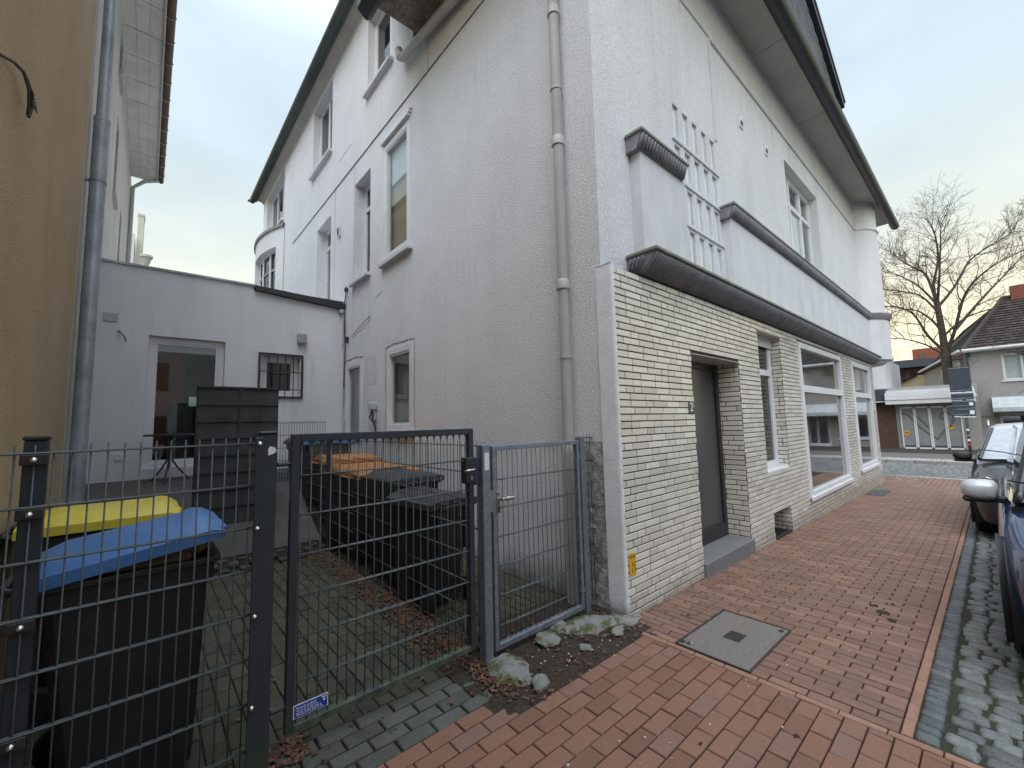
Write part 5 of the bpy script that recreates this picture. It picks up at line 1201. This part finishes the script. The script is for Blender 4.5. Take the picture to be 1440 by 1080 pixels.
# cream house
ch=thing('cream_house','small cream house behind the grey house with tiled roof','house',(39.6,1.35,0))
mb=MB(); c2=(16,3.2); mb.quad((0,0,-.3),(c2[0],c2[1],-.3),(c2[0],c2[1],4.4),(0,0,4.4)); mb.quad((0,0,-.3),(0,-1,-.3),(0,-1,4.4),(0,0,4.4)); mb.build('wall','far_cream',ch)
for k in range(2):
    mb=MB(); d2=Vector((c2[0],c2[1],0)).normalized(); q=d2*(2+3.2*k)+Vector((-d2.y,d2.x,0))*.03; mb.quad((q.x,q.y,2.6),(q.x+d2.x*1.4,q.y+d2.y*1.4,2.6),(q.x+d2.x*1.4,q.y+d2.y*1.4,3.7),(q.x,q.y,3.7)); mb.build('window','upvc_grey',ch)
mb=MB(); mb.quad((-.3,.25,4.35),(16,3.5,4.35),(16,-1,6.6),(-.3,-2.6,6.6)); mb.build('roof','roof_tile',ch)
# distant blocks
db=thing('flat_block','distant low dark flat-roofed block with lit windows','building',(56,-2,0))
mb=MB(); mb.box(0,8,-4,8.2,0,6.3); mb.build('wall','brown_dark',db); mb=MB(); mb.box(-.8,8,-4,8.5,6.3,7.05); mb.build('roof','sign_back',db)
for y in (6.1,4.6,3.2):
    mb=MB(); mb.box(-.05,0,y-.55,y+.55,5.0,6.0); mb.build('window','glass_dark',db)
mb=MB(); mb.box(-.12,-.06,6.1,6.5,5.35,5.6); mb.build('lamp','lamp_warm',db)
bb=thing('brick_block','distant red brick block rising above the flat roof','building',(70,0,0))
mb=MB(); mb.box(0,6,1.2,4.0,0,9.7); mb.box(2,5,-1.5,1.2,0,10.4); mb.build('wall','far_brick',bb); mb=MB(); mb.box(-.05,0,2.9,3.4,8.4,9.1); mb.build('window','glass_dark',bb)
# direction sign
ds=thing('direction_sign','backs of dark direction sign boards on a grey pole by the folding doors','street sign',(24,0,-.16))
mb=MB(); mb.tube([(.08,-1.30,0),(.08,-1.31,3.7)],.05,n=12); mb.build('pole','galv',ds,smooth=True)
for (z0,z1,ya,yb) in ((2.66,3.76,-.91,-1.58),(2.31,2.60,-.92,-1.60),(1.98,2.28,-.92,-1.60),(1.60,1.94,-.94,-1.60)):
    mb=MB(); mb.box(-.02,.0,yb,ya,z0,z1,b=.004); bo=mb.build('sign_board','sign_back',ds)
    mb=MB(); 
    for z in (z0+.05,z1-.06): mb.box(-.035,-.02,yb+.03,ya-.03,z,z+.03)
    mb.build('rail','galv',bo)
for z,y,a in ((2.62,-1.35,.5),(2.62,-.98,.16),(1.56,-1.4,.4),(1.58,-1.05,.2),(2.05,-1.5,.12),(1.70,-1.5,.14)):
    mb=MB(); mb.box(-.03,-.022,y-a/2,y+a/2,z-.02,z+(.02 if a>.15 else .14)); mb.build('white_edge','sign_white',ds)
for zz_,hh_,m_ in ((.95,.09,'sign_white'),(.72,.07,'shop_panel'),(.5,.10,'sign_white'),(.30,.12,'red_paint')):
    mb=MB(); mb.lathe([(.053,zz_),(.053,zz_+hh_)],(.08,-1.30,0),12,a0=R(120),a1=R(230)); mb.build('sticker',m_,ds)
# overhead wires
for i,(z0,z1) in enumerate(((8.6,8.9),(6.0,6.3))):
    mb=MB(); pts=[(24+.5*math.sin(i),y,z0+(z1-z0)*(y+14)/24-.3*(1-((y+2)/12)**2)) for y in lin(-14,10,20)]; mb.tube(pts,.012,n=5)
    tag(mb.build('overhead_wire','black_metal'),'upper thin overhead wire across the tree' if i==0 else 'lower thin overhead wire across the tree trunk','wire',group='overhead wires')

# bare tree
tr=thing('bare_tree','large bare leafless tree standing behind the shuttered shop','tree',(28,-.72,-.16))
tb=MB(); tw_=MB(); random.seed(11)
def limb(mb,pts,r0,r1,n=8):
    P=[Vector(p) for p in pts]; out=[]
    for i in range(len(P)-1):
        for k in range(4):
            t_=k/4; a=P[max(i-1,0)];b=P[i];c=P[i+1];d=P[min(i+2,len(P)-1)]
            out.append(.5*((2*b)+(c-a)*t_+(2*a-5*b+4*c-d)*t_*t_+(3*b-a-3*c+d)*t_**3))
    out.append(P[-1]); rr=[r0+(r1-r0)*(i/(len(out)-1))**.8 for i in range(len(out))]
    mb.tube(out,rr,n=n,cap=False); return out,rr
def grow(p,d,L_,r,lvl):
    n=5; pts=[p]; q=Vector(p); dd=Vector(d).normalized()
    for i in range(n):
        dd=(dd+Vector((random.gauss(0,.16),random.gauss(0,.16),random.gauss(.05,.12)))).normalized(); q=q+dd*L_/n; pts.append(q.copy())
    rr=[max(.0045,r*(1-.72*i/n)) for i in range(n+1)]
    (tb if r>.02 else tw_).tube(pts,rr,n=5 if r>.012 else 3,cap=False)
    if lvl<=0: return
    k=random.choice((3,4,4,5))
    for _ in range(k):
        t_=random.uniform(.25,1); i=min(n-1,int(t_*n)); bp_=pts[i].lerp(pts[i+1],t_*n-i)
        base=(pts[i+1]-pts[i]).normalized(); perp=base.cross(Vector((random.gauss(0,1),random.gauss(0,1),random.gauss(0,1)))).normalized()
        nd=(base*.75+perp*random.uniform(.45,.95)).normalized(); grow(bp_,nd,L_*random.uniform(.45,.7),rr[i]*.55,lvl-1)
X0=.0
def TP(y,z,x=0): return (x,(y+2.09)*1.107-2.09+.72,(z-1.6)*1.107+1.6+.16)
limb(tb,[TP(-.82,-.3),TP(-.84,1.5),TP(-.86,3.0),TP(-.87,4.45)],.26,.19,12)
main=[([(-.87,4.3),(-.84,5.6),(-.78,6.9,.1)],.17,.12),
 ([(-.78,6.8,.1),(-.74,7.7,.2),(-.98,8.9,.4),(-1.0,10.0,.3),(-.9,10.7,.2)],.09,.02),
 ([(-.80,6.8,.1),(-1.0,8.0,-.5),(-1.15,9.3,-.7),(-1.25,10.2,-.9)],.07,.015),
 ([(-.78,6.85,.1),(-.55,8.2,.3),(-.25,8.7,.6),(.25,9.3,.9),(.7,10.0,1.0)],.075,.015),
 ([(-.8,6.7,.1),(-.3,7.6,-.6),(.3,8.2,-1.2),(.9,8.7,-1.5)],.06,.012),
 ([(-.9,4.4),(-1.25,5.3,-.3),(-1.75,6.9,-.8),(-2.5,7.7,-1.2),(-3.4,8.1,-1.5)],.10,.015),
 ([(-1.3,5.4,-.3),(-2.2,6.7,.3),(-2.9,7.6,.7),(-3.6,8.5,1.0)],.08,.015),
 ([(-.8,6.6,.1),(-1.4,7.5,.5),(-2.0,8.7,.9),(-2.8,9.3,1.1),(-3.4,9.7,1.4)],.075,.014),
 ([(-.9,4.4),(-.4,5.2,-.4),(.0,6.3,-.9),(.6,6.75,-1.3),(1.3,6.8,-1.6)],.085,.014),
 ([(-.85,5.4),(-.4,6.3,.7),(.2,6.9,1.3),(1.0,7.0,1.9)],.07,.014),
 ([(-.87,4.2),(-.3,4.8,-.5),(.6,5.2,-1.2),(1.5,5.1,-2.0)],.06,.012),
 ([(-.9,5.2),(-1.6,6.0,.8),(-2.6,6.4,1.6),(-3.6,6.6,2.0)],.06,.012),
 ([(-.85,6.2),(-.3,7.2,-.3),(.4,7.6,-.4),(1.1,7.9,-.6)],.06,.012),
 ([(-.85,4.0),(-1.5,4.0,-.5),(-2.4,4.1,-1.0),(-3.2,4.0,-1.2)],.035,.01)]
for pts,r0,r1 in main:
    o,rr=limb(tb,[TP(*q) for q in pts],r0,r1,9)
    if len(o)<10: continue
    for i in range(3,len(o)):
        for _ in range(2 if i>len(o)*.4 else 1):
            if random.random()<.92:
                a=o[min(i+1,len(o)-1)]-o[i-1]; a.normalize(); pr=a.cross(Vector((random.gauss(0,1),random.gauss(0,1),random.gauss(0,1)))).normalized()
                grow(o[i],(a*.7+pr*random.uniform(.4,.9)+Vector((0,0,.15))).normalized(),random.uniform(.8,1.7),min(.03,max(.016,rr[i]*.5)),3 if random.random()<.10 else 2)
tb.build('trunk','bark',tr,smooth=True); tw_.build('twigs','twig',tr)
# two people reflected in the shop window
def person(label,loc,rz,coatm,scale=1,group=None):
    t=thing('person',label,'person',loc,rz,group)
    V=[(0,0,.95),(0,0,1.15),(0,0,1.38),(0,0,1.50),(0,.0,1.60),(0,.01,1.70),(.10,0,.90),(.11,.01,.50),(.11,-.01,.08),(.11,.12,.03),(-.10,0,.90),(-.11,.03,.50),(-.12,.0,.08),(-.12,.13,.03),(.19,0,1.40),(.24,.02,1.14),(.22,.12,.90),(-.19,0,1.40),(-.25,.0,1.14),(-.24,.08,.90)]
    Ed=[(0,1),(1,2),(2,3),(3,4),(4,5),(0,6),(6,7),(7,8),(8,9),(0,10),(10,11),(11,12),(12,13),(2,14),(14,15),(15,16),(2,17),(17,18),(18,19)]
    rad=[.15,.15,.16,.06,.085,.09,.09,.065,.045,.04,.09,.065,.045,.04,.07,.05,.035,.07,.05,.035]
    me=bpy.data.meshes.new('body'); me.from_pydata(V,Ed,[]); o=bpy.data.objects.new('body',me); col.objects.link(o); o.parent=t; me.materials.append(MATS[coatm])
    md=o.modifiers.new('k','SKIN'); 
    for i,r_ in enumerate(rad): me.skin_vertices[0].data[i].radius=(r_,r_*.8)
    me.skin_vertices[0].data[0].use_root=True
    o.modifiers.new('s','SUBSURF').levels=1
    mb=MB(); mb.lathe([(0,-.11),(.06,-.10),(.078,-.03),(.082,.03),(.06,.09),(0,.115)],(0,.01,1.665),14); mb.build('head','skin',t,smooth=True)
    mb=MB(); mb.lathe([(.084,.0),(.09,.04),(.066,.10),(0,.13)],(0,.0,1.67),14); mb.build('hair','sign_ink',t,smooth=True)
    return t
person('standing person in a red coat outside the grey house',(22.6,-4.35,-.15),R(200),'cloth_red')
person('standing person in dark clothes outside the grey house',(22.4,-4.85,-.15),R(160),'cloth_dark')
